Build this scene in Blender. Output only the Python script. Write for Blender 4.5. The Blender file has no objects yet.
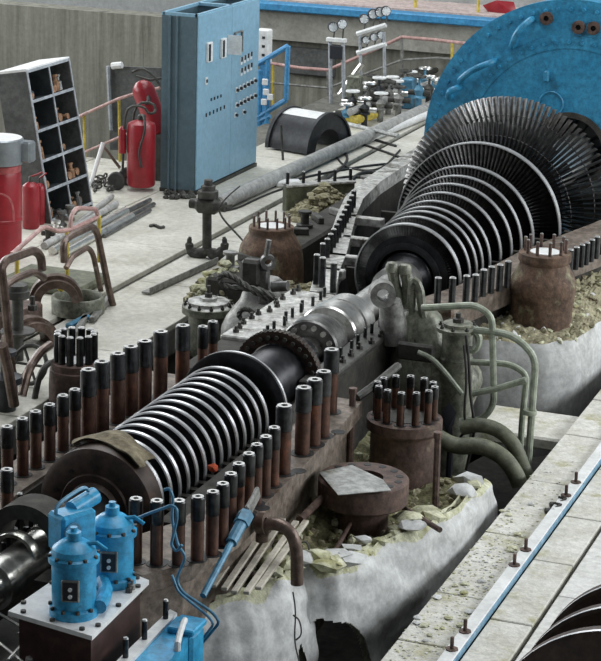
import bpy, bmesh, math, random
from mathutils import Vector, Matrix, noise
random.seed(7)
PI = math.pi
scene = bpy.context.scene
col = scene.collection

# ------------------------------------------------------------------ camera
FPX, CX, CY = 2100.0, 300.5, 330.5
CAM = Vector((6.03, -12.3, 6.0))
def _cam_axes(vy=(1120, -250), roll=.03):
    dY = Vector((vy[0]-CX, vy[1]-CY, FPX)).normalized()
    d = Vector((1, roll)).normalized(); n = Vector((-d.y, d.x))
    h = (vy[0]-CX)*n.x + (vy[1]-CY)*n.y
    dn = FPX*FPX/(-h)
    dZ = -Vector((n.x*dn, n.y*dn, FPX)).normalized()
    dX = dY.cross(dZ)
    return Matrix((dX, dY, dZ)).transposed()          # camera(right,down,fwd) = R @ world
R = _cam_axes(); RT = R.transposed()
cd = bpy.data.cameras.new('camera'); cam = bpy.data.objects.new('camera', cd); col.objects.link(cam)
right, up, fwd = RT @ Vector((1,0,0)), RT @ Vector((0,-1,0)), RT @ Vector((0,0,1))
M4 = Matrix((right, up, -fwd)).transposed().to_4x4(); M4.translation = CAM
cam.matrix_world = M4
cd.sensor_fit = 'VERTICAL'; cd.sensor_height = 24.0; cd.lens = FPX/661*24.0
cd.clip_end = 200
scene.camera = cam
def _ray(px, py): return RT @ Vector(((px-CX)/FPX, (py-CY)/FPX, 1.0))
def fz(px, py, z=0.0): r = _ray(px, py); return CAM + r*((z-CAM.z)/r.z)
def fx(px, py, x): r = _ray(px, py); return CAM + r*((x-CAM.x)/r.x)
def fy(px, py, y): r = _ray(px, py); return CAM + r*((y-CAM.y)/r.y)

# ------------------------------------------------------------------ light
w = bpy.data.worlds.new('hall_daylight'); scene.world = w; w.use_nodes = True
w.node_tree.nodes['Background'].inputs[0].default_value = (.88, .94, 1, 1)
w.node_tree.nodes['Background'].inputs[1].default_value = .09
def window_light(name, loc, target, sx, sy, power, colr=(.95,.98,1)):
    l = bpy.data.lights.new(name, 'AREA'); l.shape = 'RECTANGLE'; l.size = sx; l.size_y = sy
    l.energy = power; l.color = colr
    o = bpy.data.objects.new(name, l); col.objects.link(o); o.location = loc
    o.rotation_euler = (Vector(target)-Vector(loc)).to_track_quat('-Z', 'Y').to_euler()
    return o
window_light('window_band_east', (19, 12, 8), (0, 9, 0), 30, 6, 3600)
window_light('window_band_west', (-22, 10, 7), (0, 8, 0), 34, 6, 3600)
window_light('roof_skylight', (-3, 12, 15), (-1, 9, 0), 8, 30, 2300)
vs = scene.view_settings
vs.view_transform = 'Standard'; vs.look = 'None'; vs.exposure = 0.47; vs.gamma = 1.0; vs.use_curve_mapping = False

# ------------------------------------------------------------------ materials
MATS = {}
def mat(name, c1, c2=None, scale=4.0, rough=.6, metal=0.0, bump=.0, c3=None, s3=1.5, t3=.55, w3=.08, stretch=(1,1,1), bscale=None, detail=6, rvar=0.0, grime=.38):
    m = bpy.data.materials.new(name); m.use_nodes = True; MATS[name] = m
    nt = m.node_tree; b = nt.nodes['Principled BSDF']
    b.inputs['Roughness'].default_value = rough; b.inputs['Metallic'].default_value = metal
    if c2 is None:
        b.inputs['Base Color'].default_value = (*c1, 1); 
        if not bump: return m
    tc = nt.nodes.new('ShaderNodeTexCoord'); mp = nt.nodes.new('ShaderNodeMapping'); mp.inputs['Scale'].default_value = stretch
    gm = nt.nodes.new('ShaderNodeNewGeometry')
    nt.links.new(gm.outputs['Position'], mp.inputs['Vector'])
    n1 = nt.nodes.new('ShaderNodeTexNoise'); n1.inputs['Scale'].default_value = scale; n1.inputs['Detail'].default_value = detail
    n1.inputs['Roughness'].default_value = .65
    nt.links.new(mp.outputs[0], n1.inputs['Vector'])
    if c2 is not None:
        r1 = nt.nodes.new('ShaderNodeValToRGB'); r1.color_ramp.elements[0].position = .36; r1.color_ramp.elements[1].position = .64
        r1.color_ramp.elements[0].color = (*c1, 1); r1.color_ramp.elements[1].color = (*c2, 1)
        nt.links.new(n1.outputs[0], r1.inputs[0]); out = r1.outputs[0]
        if c3 is not None:
            n3 = nt.nodes.new('ShaderNodeTexNoise'); n3.inputs['Scale'].default_value = s3; n3.inputs['Detail'].default_value = 8
            n3.inputs['Roughness'].default_value = .7
            nt.links.new(mp.outputs[0], n3.inputs['Vector'])
            r3 = nt.nodes.new('ShaderNodeValToRGB'); r3.color_ramp.elements[0].position = t3; r3.color_ramp.elements[1].position = t3+w3
            nt.links.new(n3.outputs[0], r3.inputs[0])
            mx = nt.nodes.new('ShaderNodeMix'); mx.data_type = 'RGBA'
            nt.links.new(r3.outputs[0], mx.inputs[0]); nt.links.new(out, mx.inputs[6]); mx.inputs[7].default_value = (*c3, 1)
            out = mx.outputs[2]
        if grime:       # fine dirt speckle
            ng = nt.nodes.new('ShaderNodeTexNoise'); ng.inputs['Scale'].default_value = 13; ng.inputs['Detail'].default_value = 10; ng.inputs['Roughness'].default_value = .75
            nt.links.new(gm.outputs['Position'], ng.inputs['Vector'])
            rg_ = nt.nodes.new('ShaderNodeMapRange'); rg_.inputs[1].default_value = .40; rg_.inputs[2].default_value = .60; rg_.inputs[3].default_value = 1-grime; rg_.inputs[4].default_value = 1.06
            nt.links.new(ng.outputs[0], rg_.inputs[0])
            mg = nt.nodes.new('ShaderNodeMix'); mg.data_type = 'RGBA'; mg.blend_type = 'MULTIPLY'; mg.inputs[0].default_value = 1
            nt.links.new(out, mg.inputs[6]); nt.links.new(rg_.outputs[0], mg.inputs[7]); out = mg.outputs[2]
        nt.links.new(out, b.inputs['Base Color'])
    if rvar:
        mr = nt.nodes.new('ShaderNodeMapRange'); mr.inputs[3].default_value = max(.05, rough-rvar); mr.inputs[4].default_value = min(1, rough+rvar)
        nt.links.new(n1.outputs[0], mr.inputs[0]); nt.links.new(mr.outputs[0], b.inputs['Roughness'])
    if bump:
        nb = nt.nodes.new('ShaderNodeTexNoise'); nb.inputs['Scale'].default_value = bscale or scale*4; nb.inputs['Detail'].default_value = 5
        nt.links.new(mp.outputs[0], nb.inputs['Vector'])
        bp = nt.nodes.new('ShaderNodeBump'); bp.inputs['Strength'].default_value = bump; bp.inputs['Distance'].default_value = .02
        nt.links.new(nb.outputs[0], bp.inputs['Height']); nt.links.new(bp.outputs[0], b.inputs['Normal'])
    return m
mat('floor_concrete', (.48,.465,.395), (.65,.635,.565), 1.3, .5, 0, .15, (.30,.28,.21), .8, .55, .16, bscale=40, rvar=.12, grime=.2)
mat('floor_grit', (.55,.54,.47), (.70,.69,.64), 2.5, .8, 0, .4, (.42,.40,.26), 2.2, .52, .12, bscale=30, grime=.2)
mat('floor_white', (.62,.62,.58), (.76,.76,.73), 3, .7, 0, .3, (.42,.42,.36), 3, .6, .1, grime=.2)
mat('joint_dark', (.10,.10,.085), (.17,.165,.14), 6, .9)
mat('wall_concrete', (.15,.15,.12), (.25,.245,.205), 3.0, .9, 0, .3, (.095,.095,.075), 1.6, .55, .14, stretch=(2.4,2.4,.12), bscale=20, grime=.12)
mat('beam_concrete', (.25,.245,.21), (.34,.335,.295), 2.5, .9, 0, .2, (.18,.175,.15), 2, .56, .12, grime=.15)
mat('wall_light', (.26,.27,.265), (.33,.34,.335), 1.5, .9, grime=.12)
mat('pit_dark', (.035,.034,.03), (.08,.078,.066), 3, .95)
mat('disc_steel', (.022,.022,.025), (.045,.046,.05), 9, .38, .75, 0, rvar=.1, grime=.12)
mat('rim_steel', (.66,.67,.68), (.82,.83,.84), 12, .36, .85, grime=.12)
mat('blade_steel', (.20,.196,.19), (.36,.352,.345), 14, .34, .85)
mat('blade_dark', (.045,.044,.045), (.10,.098,.096), 14, .38, .8)
mat('disc_brown', (.036,.024,.019), (.075,.050,.039), 6, .5, .35, .05, (.10,.055,.037), 3, .58, .1)
mat('stud_steel', (.035,.036,.038), (.07,.072,.074), 20, .32, .8, 0, rvar=.08)
mat('stud_rust', (.065,.036,.026), (.13,.062,.043), 9, .4, .55, .1, (.22,.078,.04), 4, .57, .12, stretch=(1,1,.5))
mat('stud_end', (.42,.42,.41), (.54,.54,.53), 20, .45, .6)
mat('hole_black', (.008,.008,.008))
mat('flange_rust', (.14,.108,.085), (.27,.225,.185), 5, .6, .25, .15, (.09,.055,.036), 3, .55, .1, grime=0.5)
mat('flange_pale', (.48,.48,.45), (.66,.66,.63), 6, .45, .3, .15, (.13,.12,.095), 4.5, .52, .1, grime=0.5)
mat('casing_dark', (.030,.028,.024), (.065,.06,.05), 5, .8, .2, .2)
mat('valve_rust', (.085,.050,.032), (.19,.115,.075), 7, .75, .1, .35, (.29,.265,.17), 4.2, .54, .12, grime=0.5)
mat('valve_dark_rust', (.085,.055,.045), (.16,.10,.08), 7, .65, .2, .2, (.26,.21,.15), 4, .6, .1, grime=0.5)
mat('plaster', (.52,.53,.52), (.64,.65,.64), 2.2, .85, 0, .3, (.38,.385,.37), 1.8, .57, .1, bscale=14, grime=0.22)
mat('plaster_broken', (.50,.50,.33), (.66,.66,.50), 7, .95, 0, .6, (.36,.35,.17), 5, .52, .12, bscale=25)
mat('insulation_crumb', (.27,.25,.15), (.43,.40,.27), 9, .98, 0, .9, (.14,.11,.07), 5, .5, .14, bscale=35)
mat('moss_crumb_shaded', (.10,.095,.045), (.25,.24,.13), 11, .98, 0, .9, (.10,.085,.05), 6, .55, .12, bscale=40)  # mossy crumbs, colour darkened for trench shade as well as dirt
mat('grey_green', (.17,.18,.135), (.28,.29,.225), 5, .45, .15, .15, (.07,.07,.05), 5, .55, .12, grime=0.6)
mat('green_pipe', (.33,.37,.28), (.42,.46,.37), 6, .42, .1, .05, (.20,.20,.15), 5, .64, .08)
mat('hose_green', (.10,.11,.07), (.18,.19,.13), 8, .6, 0, .2)
mat('bright_steel', (.68,.68,.65), (.85,.85,.82), 10, .30, .9, 0, (.35,.33,.24), 6, .60, .1, grime=.18)
mat('journal_steel', (.34,.34,.31), (.55,.55,.51), 10, .24, .95, 0, (.10,.095,.06), 6, .55, .1)
mat('mid_steel', (.16,.16,.155), (.26,.26,.25), 9, .38, .75, .05)
mat('grey_metal', (.23,.23,.215), (.33,.33,.31), 8, .5, .4, .1, (.14,.12,.10), 5, .6, .1, grime=0.5)
mat('dark_metal', (.045,.045,.04), (.085,.085,.075), 8, .55, .4, .15)
mat('pipe_grey', (.36,.36,.345), (.48,.48,.465), 5, .5, .15, .08, (.26,.25,.22), 3, .6, .1)
mat('brown_pipe', (.10,.065,.05), (.20,.145,.12), 8, .38, .5, .08, (.32,.30,.28), 5, .6, .1)
mat('pink_paint', (.42,.24,.22), (.52,.33,.30), 6, .5, 0, 0, (.60,.52,.48), 7, .58, .08)
mat('yellow_paint', (.52,.40,.05), (.62,.49,.09), 8, .5, 0, 0, (.25,.2,.07), 7, .66, .06)
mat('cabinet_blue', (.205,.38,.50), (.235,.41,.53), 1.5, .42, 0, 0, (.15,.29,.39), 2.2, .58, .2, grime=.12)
mat('cabinet_blue_shaded', (.075,.125,.152), (.095,.15,.178), 2, .5, 0, 0, (.058,.095,.112), 2, .6, .15, grime=.12)  # the cabinet blue darkened, side shade put into the colour
mat('rail_blue', (.05,.26,.52), (.08,.32,.60), 5, .45)
mat('casing_blue', (.025,.225,.41), (.045,.29,.49), 2.5, .4, 0, .06, (.018,.11,.19), 2.6, .56, .14)
mat('pump_blue', (.025,.30,.56), (.05,.40,.68), 6, .35, 0, .08, (.02,.13,.24), 5, .6, .1)
mat('tube_blue', (.06,.20,.32), (.10,.28,.42), 9, .45, .1)
mat('beam_blue', (.03,.22,.45), (.05,.28,.52), 4, .5)
mat('edge_blue', (.16,.33,.47), (.26,.42,.54), 6, .5)
mat('red_paint', (.24,.010,.018), (.31,.018,.026), 4, .35, 0, 0, (.15,.012,.015), 4, .6, .12, grime=.12)
mat('red_dusty', (.36,.06,.06), (.43,.11,.11), 5, .6)
mat('lid_grey', (.24,.27,.29), (.33,.36,.38), 3, .35, .5, grime=.12)
mat('off_white', (.66,.67,.66), (.78,.79,.78), 4, .55, grime=.12)
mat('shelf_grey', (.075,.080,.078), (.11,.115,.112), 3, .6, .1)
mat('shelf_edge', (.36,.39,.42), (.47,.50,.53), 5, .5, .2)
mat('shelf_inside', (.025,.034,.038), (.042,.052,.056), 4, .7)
mat('rust_item', (.22,.11,.055), (.42,.25,.15), 14, .7, .2)
mat('black_rubber', (.018,.018,.017), (.038,.037,.035), 8, .55, 0)
mat('black_cast', (.020,.022,.026), (.042,.045,.05), 6, .45, .3)
mat('rope_steel', (.06,.062,.055), (.14,.14,.125), 40, .6, .4, .4)
mat('wood_slat', (.44,.41,.34), (.60,.56,.48), 7, .8, 0, .2, (.27,.23,.17), 6, .58, .1, stretch=(1,.25,1), grime=.2)
mat('rag_cloth', (.13,.105,.065), (.26,.225,.15), 7, .95, 0, .5, (.14,.12,.08), 5, .55, .1)
mat('sheet_grey', (.36,.37,.35), (.48,.49,.47), 6, .5, .3, .1, (.25,.24,.18), 4, .56, .1, grime=0.5)
mat('brown_box', (.045,.022,.018), (.085,.042,.035), 5, .45, .1, 0)
mat('nameplate', (.012,.012,.014))
mat('platform_pink', (.50,.40,.37), (.58,.48,.45), 3, .8)
mat('orange_rag', (.45,.06,.02), (.55,.10,.03), 12, .9)
mat('glass_dial', (.62,.66,.68), (.72,.76,.78), 5, .15, grime=.12)

# ------------------------------------------------------------------ mesh helpers
OFF = {}
class MB:
    def __init__(s): s.v = []; s.f = []; s.m = []
    def add(s, vs, fs, mi=0):
        o = len(s.v); s.v += [Vector(v) for v in vs]; s.f += [tuple(i+o for i in f) for f in fs]; s.m += [mi]*len(fs); return s
    def box(s, c, d, M=None, mi=0, b=0.0):
        hx, hy, hz = d[0]/2, d[1]/2, d[2]/2; c = Vector(c)
        if b <= 0:
            vs = [Vector((x*hx, y*hy, z*hz)) for x in (-1,1) for y in (-1,1) for z in (-1,1)]
            fs = [(0,1,3,2),(4,6,7,5),(0,4,5,1),(2,3,7,6),(0,2,6,4),(1,5,7,3)]
        else:
            b = min(b, hx*.9, hy*.9, hz*.9); vs = []; idx = {}
            for x in (-1,1):
                for y in (-1,1):
                    for z in (-1,1):
                        for a in range(3):
                            p = [x*hx, y*hy, z*hz]
                            for k in range(3):
                                if k != a: p[k] -= (x,y,z)[k]*b
                            idx[(x,y,z,a)] = len(vs); vs.append(Vector(p))
            fs = []
            for sg in (-1,1):
                fs.append(tuple(idx[(sg,y,z,0)] for y,z in ((-1,-1),(1,-1),(1,1),(-1,1))))
                fs.append(tuple(idx[(x,sg,z,1)] for x,z in ((-1,-1),(1,-1),(1,1),(-1,1))))
                fs.append(tuple(idx[(x,y,sg,2)] for x,y in ((-1,-1),(1,-1),(1,1),(-1,1))))
            for p in (-1,1):
                for q in (-1,1):
                    fs.append((idx[(-1,p,q,1)],idx[(1,p,q,1)],idx[(1,p,q,2)],idx[(-1,p,q,2)]))
                    fs.append((idx[(p,-1,q,0)],idx[(p,1,q,0)],idx[(p,1,q,2)],idx[(p,-1,q,2)]))
                    fs.append((idx[(p,q,-1,0)],idx[(p,q,1,0)],idx[(p,q,1,1)],idx[(p,q,-1,1)]))
            for x in (-1,1):
                for y in (-1,1):
                    for z in (-1,1): fs.append(tuple(idx[(x,y,z,a)] for a in range(3)))
        if M is not None: vs = [M @ v for v in vs]
        return s.add([v+c for v in vs], fs, mi)
    def lathe(s, prof, n=24, M=None, mi=0, a0=0.0, a1=2*PI, mis=None, closed=False):
        # prof: [(r, h)] ; axis local z
        full = abs(a1-a0-2*PI) < 1e-6; k = n if full else n+1; L = len(prof)
        vs = []
        for j in range(k):
            a = a0+(a1-a0)*j/n; ca, sa = math.cos(a), math.sin(a)
            for r, h in prof: vs.append(Vector((r*ca, r*sa, h)))
        if M is not None: vs = [M @ v for v in vs]
        o = len(s.v); s.v += vs
        for j in range(n):
            j2 = (j+1) % k
            for i in range(L if closed else L-1):
                i2 = (i+1) % L
                q = [o+j*L+i, o+j2*L+i, o+j2*L+i2, o+j*L+i2]
                if prof[i][0] < 1e-6: q = [q[0], q[2], q[3]]
                elif prof[i2][0] < 1e-6: q = [q[0], q[1], q[2]]
                s.f.append(tuple(q)); s.m.append(mis[i] if mis else mi)
        if not full:
            for j in (0, n): s.f.append(tuple(o+j*L+i for i in range(L))); s.m.append(mi)
        return s
    def cyl(s, p0, p1, r0, r1=None, n=14, mi=0, mi_end=None):
        p0, p1 = Vector(p0), Vector(p1); r1 = r0 if r1 is None else r1
        d = p1-p0; L = d.length; M = Matrix.Translation(p0) @ d.to_track_quat('Z','Y').to_matrix().to_4x4()
        e = mi if mi_end is None else mi_end
        return s.lathe([(0,0),(r0,0),(r1,L),(0,L)], n, M, mi, mis=[mi, mi, e])
    def tube(s, pts, r, n=10, mi=0, closed=False, caps=True, smooth=0):
        pts = [Vector(p) for p in pts]
        for _ in range(smooth):
            q = [] if closed else [pts[0]]
            rng = range(len(pts)) if closed else range(len(pts)-1)
            for i in rng:
                a, b = pts[i], pts[(i+1) % len(pts)]
                q += [a*.75+b*.25, a*.25+b*.75]
            if not closed: q.append(pts[-1])
            pts = q
        N = len(pts); rs = r if isinstance(r, (list, tuple)) else [r]*N
        if len(rs) != N: rs = [rs[min(len(rs)-1, int(i*len(rs)/N))] for i in range(N)]
        T = []
        for i in range(N):
            a = pts[(i-1) % N] if (closed or i > 0) else pts[0]; b = pts[(i+1) % N] if (closed or i < N-1) else pts[-1]
            t = (b-a); T.append(t.normalized() if t.length > 1e-9 else Vector((0,0,1)))
        u = T[0].orthogonal().normalized(); o = len(s.v)
        for i in range(N):
            if i:
                q = T[i-1].rotation_difference(T[i]); u = (q @ u)
            u = (u-T[i]*u.dot(T[i])).normalized(); v = T[i].cross(u)
            for j in range(n):
                a = 2*PI*j/n; s.v.append(pts[i]+(u*math.cos(a)+v*math.sin(a))*rs[i])
        for i in range(N if closed else N-1):
            i2 = (i+1) % N
            for j in range(n):
                j2 = (j+1) % n
                s.f.append((o+i*n+j, o+i*n+j2, o+i2*n+j2, o+i2*n+j)); s.m.append(mi)
        if caps and not closed:
            s.f.append(tuple(o+j for j in range(n))[::-1]); s.m.append(mi)
            s.f.append(tuple(o+(N-1)*n+j for j in range(n))); s.m.append(mi)
        return s
    def prism(s, poly, h0, h1, M=None, mi=0):
        n = len(poly); vs = [Vector((x,y,h0)) for x,y in poly]+[Vector((x,y,h1)) for x,y in poly]
        if M is not None: vs = [M @ v for v in vs]
        fs = [tuple(range(n))[::-1], tuple(range(n, 2*n))]+[(i, (i+1)%n, n+(i+1)%n, n+i) for i in range(n)]
        return s.add(vs, fs, mi)
    def grid(s, f, nu, nv, mi=0, skip=None, mif=None):
        o = len(s.v)
        for i in range(nu+1):
            for j in range(nv+1): s.v.append(Vector(f(i/nu, j/nv)))
        for i in range(nu):
            for j in range(nv):
                if skip and skip((i+.5)/nu, (j+.5)/nv): continue
                s.f.append((o+i*(nv+1)+j, o+(i+1)*(nv+1)+j, o+(i+1)*(nv+1)+j+1, o+i*(nv+1)+j+1)); s.m.append(mif((i+.5)/nu,(j+.5)/nv) if mif else mi)
        return s
    def rock(s, c, r, mi=0, sq=(1,1,1), seed=0):
        # low irregular lump
        t = (1+5**.5)/2
        P = [(-1,t,0),(1,t,0),(-1,-t,0),(1,-t,0),(0,-1,t),(0,1,t),(0,-1,-t),(0,1,-t),(t,0,-1),(t,0,1),(-t,0,-1),(-t,0,1)]
        F = [(0,11,5),(0,5,1),(0,1,7),(0,7,10),(0,10,11),(1,5,9),(5,11,4),(11,10,2),(10,7,6),(7,1,8),(3,9,4),(3,4,2),(3,2,6),(3,6,8),(3,8,9),(4,9,5),(2,4,11),(6,2,10),(8,6,7),(9,8,1)]
        rd = random.Random(seed); q = Matrix.Rotation(rd.random()*6, 3, 'Z') @ Matrix.Rotation(rd.random()*6, 3, 'X')
        vs = []
        for p in P:
            v = q @ Vector(p).normalized()*r*rd.uniform(.65, 1.25)
            vs.append(Vector((v.x*sq[0], v.y*sq[1], v.z*sq[2]))+Vector(c))
        return s.add(vs, F, mi)
    def mesh(s, name, mats, off=(0,0,0), sharp=35):
        me = bpy.data.meshes.new(name); off = Vector(off)
        me.from_pydata([v-off for v in s.v], [], s.f)
        for m in (mats if isinstance(mats, (list, tuple)) else [mats]): me.materials.append(MATS[m])
        me.polygons.foreach_set('material_index', s.m)
        bm = bmesh.new(); bm.from_mesh(me); bmesh.ops.recalc_face_normals(bm, faces=bm.faces); bm.to_mesh(me); bm.free()
        if sharp:
            me.polygons.foreach_set('use_smooth', [True]*len(me.polygons)); me.set_sharp_from_angle(angle=math.radians(sharp))
        me.update(); return me
    def part(s, name, mats, parent, sharp=35):
        off = OFF[parent]; o = bpy.data.objects.new(name, s.mesh(name, mats, off, sharp)); col.objects.link(o)
        o.parent = parent; OFF[o] = off; return o
    def solo(s, name, mats, label, cat, group=None, loc=None, sharp=35):
        if loc is None:
            zs = min(v.z for v in s.v); loc = Vector((sum(v.x for v in s.v)/len(s.v), sum(v.y for v in s.v)/len(s.v), zs))
        o = bpy.data.objects.new(name, s.mesh(name, mats, loc, sharp)); col.objects.link(o); o.location = loc; OFF[o] = Vector(loc)
        return tag(o, label, cat, group)
    def struct(s, name, mats, sharp=35, loc=(0,0,0)):
        o = bpy.data.objects.new(name, s.mesh(name, mats, loc, sharp)); col.objects.link(o); o.location = loc; OFF[o] = Vector(loc)
        o['kind'] = 'structure'; return o
def tag(o, label=None, cat=None, group=None, kind=None):
    if label: o['label'] = label
    if cat: o['category'] = cat
    if group: o['group'] = group
    if kind: o['kind'] = kind
    return o
def thing(name, label, cat, loc, group=None):
    o = bpy.data.objects.new(name, None); col.objects.link(o); o.location = loc; o.empty_display_size = .1
    OFF[o] = Vector(loc); return tag(o, label, cat, group)
def inst(name, me, parent, loc, rot=None, scale=None):
    o = bpy.data.objects.new(name, me); col.objects.link(o); o.parent = parent; o.location = Vector(loc)-OFF[parent]
    if rot is not None: o.rotation_euler = rot
    if scale is not None: o.scale = scale
    OFF[o] = OFF[parent]; return o
def ymat(y, x=0.0, z=0.8):      # lathe axis along +Y ; local x -> world x, local y -> world -z
    return Matrix.Translation((x, y, z)) @ Matrix.Rotation(-PI/2, 4, 'X')
def axm(p0, p1):
    p0, p1 = Vector(p0), Vector(p1); return Matrix.Translation(p0) @ (p1-p0).to_track_quat('Z','Y').to_matrix().to_4x4()
def nz(v, s=1.0): return noise.noise(Vector(v)*s)
ZA = .8      # turbine centre line and joint height

STUDS = {}
def stud_mesh(r, h, style='big'):
    k = (round(r,3), round(h,2), style)
    if k in STUDS: return STUDS[k]
    b = MB()
    if style == 'big':       # sleeved stud: rusty shank, dark steel upper sleeve, bored bright end
        hs = h*.63
        b.lathe([(0,0),(r*.92,0),(r*.92,hs)], 14, mi=1)
        b.lathe([(r*.92,hs),(r,hs+.006),(r,h-.012)], 14, mi=0)
        b.lathe([(r,h-.012),(r*.86,h)], 14, mi=0); b.lathe([(r*.86,h),(r*.40,h)], 14, mi=2)
        b.lathe([(r*.40,h),(r*.36,h-.05),(0,h-.05)], 14, mi=3)
        b.lathe([(r*1.5,0),(r*1.5,.004),(r*.9,.004)], 14, mi=3)
        me = b.mesh('stud', ['stud_steel','stud_rust','stud_end','hole_black'])
    elif style == 'dark':
        b.lathe([(0,0),(r,0),(r,h-.01)], 10, mi=0); b.lathe([(r,h-.01),(r*.8,h),(0,h)], 10, mi=1)
        me = b.mesh('stud', ['stud_steel','stud_end'])
    else:                    # plain thin threaded stud
        b.lathe([(0,0),(r,0),(r,h-.008)], 8, mi=0); b.lathe([(r,h-.008),(r*.7,h),(0,h)], 8, mi=1)
        me = b.mesh('stud', ['valve_dark_rust','grey_metal'])
    STUDS[k] = me; return me

# ================================================================== SETTING
# floor decks, pieced from slabs over a darker bed
EDGE_L, EDGE_R = -2.42, 2.12
fl = MB()
fl.box((-8.4, 4.3, -.19), (11.96, 20.0, .26), mi=0)                 # west deck, front
fl.box((-5.9+1.75, 18.4, -.19), (3.46, 8.2, .26), mi=0)             # west deck, back
fl.box((.2, 18.9, -.19), (5.2, 7.2, .26), mi=0)                      # behind the low pressure cylinder
fl.box((7.07, 9.3, -.19), (9.86, 27.4, .26), mi=0)                  # east deck
floor = fl.struct('floor', ['joint_dark'])
floor['label'] = 'pale concrete machine hall floor laid in slabs around the turbine pit'
rs = random.Random(3)
SLAB = {}
def slabs(xa, xb, y0, y1, lens, m, top=0.0, gap=.016):
    y = y0
    while y < y1-.05:
        L = min(rs.choice(lens), y1-y)
        k = (round(xb-xa,2), round(L,2), m)
        if k not in SLAB:
            SLAB[k] = MB().box((0,0,0), (xb-xa-gap, L-gap, .06), b=.006).mesh('slab', [m])
        inst('slab', SLAB[k], floor, ((xa+xb)/2, y+L/2, top-.03+rs.uniform(-.003,.003)))
        y += L
for xa, xb in ((-3.5,-2.42),(-5.2,-3.6),(-6.9,-5.2),(-8.6,-6.9),(-10.4,-8.6),(-12.4,-10.4),(-14.38,-12.4)):
    slabs(xa, xb, -5.7+rs.random(), 14.3 if xa < -5.5 else 22.5, [2.2, 2.6, 3.0], 'floor_concrete')
slabs(-2.4, 2.1, 15.3, 22.5, [1.8], 'floor_concrete')
slabs(2.14, 2.52, -4.4, 23, [.9, 1.1, 1.3, .7], 'floor_grit')
slabs(2.63, 2.95, -4.4, 23, [.8, 1.0, 1.2], 'floor_grit')
slabs(2.97, 6.0, -4.4, 23, [3.0], 'floor_white')
slabs(6.0, 12.0, -4.4, 23, [3.0], 'floor_white')
# pit under the turbine
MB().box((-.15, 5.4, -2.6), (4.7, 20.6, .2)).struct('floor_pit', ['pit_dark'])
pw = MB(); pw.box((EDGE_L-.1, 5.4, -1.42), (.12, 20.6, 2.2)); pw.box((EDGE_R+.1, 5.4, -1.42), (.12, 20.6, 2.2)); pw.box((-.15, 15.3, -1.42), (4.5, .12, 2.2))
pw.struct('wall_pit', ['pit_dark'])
# floor opening at the back left, and back wall
MB().box((-10, 19, -3.1), (9, 10, .2)).struct('floor_basement', ['pit_dark'])
ow = MB(); ow.box((-10.2, 14.35, -1.67), (8.4, .1, 2.7)); ow.box((-5.93, 18.7, -1.67), (.1, 8.6, 2.7)); ow.struct('wall_opening', ['wall_concrete'])
wb = MB(); wb.box((-4, 23.3, -1.1), (26, .5, 3.76)); wb.struct('wall_back', ['wall_concrete'])
MB().box((-4, 24.6, 2.6), (28, .3, 5)).struct('wall_upper', ['wall_light'])
MB().box((-1.4, 22.98, .83), (14.0, .24, .52)).struct('trim_1', ['beam_concrete'])         # concrete beam under gallery
MB().box((-1.4, 22.86, 1.17), (14.0, .34, .14), b=.02).struct('trim_2', ['beam_blue'])     # blue edge girder
MB().box((-1.4, 23.9, 1.20), (14.0, 1.6, .12)).struct('floor_gallery', ['platform_pink'])

# ================================================================== HIGH PRESSURE ROTOR
def ring_disc(b, y, r_hub, r, t, rim=True, mi=0, mi_rim=1, n=72, rimw=None):
    rw = rimw or t*.55
    b.lathe([(r_hub, y-t*.8), (r*.82, y-t*.5), (r*.84, y-t*.42), (r-.01, y-t*.42), ], n, ymat(0), mi)
    b.lathe([(r-.01, y-t*.42), (r, y-t*.42+.006), (r, y+t*.42-.006), (r-.01, y+t*.42)], n, ymat(0), mi_rim)
    b.lathe([(r-.01, y+t*.42), (r*.84, y+t*.42), (r*.82, y+t*.5), (r_hub, y+t*.8)], n, ymat(0), mi)
hp = thing('turbine_rotor', 'long dark steel rotor with a row of thin bright-edged discs, nearest in the pit', 'rotor', (0, 1.3, ZA))
b = MB()
b.lathe([(0,-2.6),(.10,-2.6),(.10,-1.75),(.135,-1.75),(.135,-1.50),(.165,-1.50),(.165,-1.40),(.135,-1.22),(.135,-.78),(.15,-.78),(.15,-.50)], 40, ymat(0), 0)
b.lathe([(.15,-.50),(.17,-.50),(.17,0)], 40, ymat(0), 1)
b.lathe([(.24,0),(.24,2.75),(.26,2.8),(.26,3.55),(.17,3.57),(.17,4.05)], 40, ymat(0), 1)
b.lathe([(.17,4.05),(.135,4.06),(.135,4.25)], 40, ymat(0), 0)
b.part('shaft', ['journal_steel','disc_steel'], hp)
b = MB()       # thick brown balance piston at the front
b.lathe([(.18,-.06),(.20,-.02),(.25,-.02),(.26,-.005),(.39,-.005),(.43,.02),(.43,.20),(.40,.21),(.24,.21)], 72, ymat(0), 0)
for k in range(10):
    a = 2*PI*k/10+.3; b.cyl((.31*math.cos(a), -.012, ZA+.31*math.sin(a)), (.31*math.cos(a), .01, ZA+.31*math.sin(a)), .016, n=8, mi=1)
b.part('balance_piston', ['disc_brown','hole_black'], hp)
HPY = [.31+.149*k for k in range(14)]
for k, y in enumerate(HPY):
    b = MB(); r = .380+.002*k; ring_disc(b, y, .24, r, .055)
    b.part('disc', ['disc_steel','rim_steel'], hp)
b = MB(); b.lathe([(.25,2.510),(.30,2.490),(.44,2.490),(.455,2.500),(.455,2.530)], 72, ymat(0), 0); b.lathe([(.455,2.530),(.455,2.555)], 72, ymat(0), 1)
b.lathe([(.455,2.555),(.44,2.590),(.30,2.630),(.25,2.730)], 72, ymat(0), 0); b.part('end_disc', ['disc_steel','rim_steel'], hp)
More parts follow.
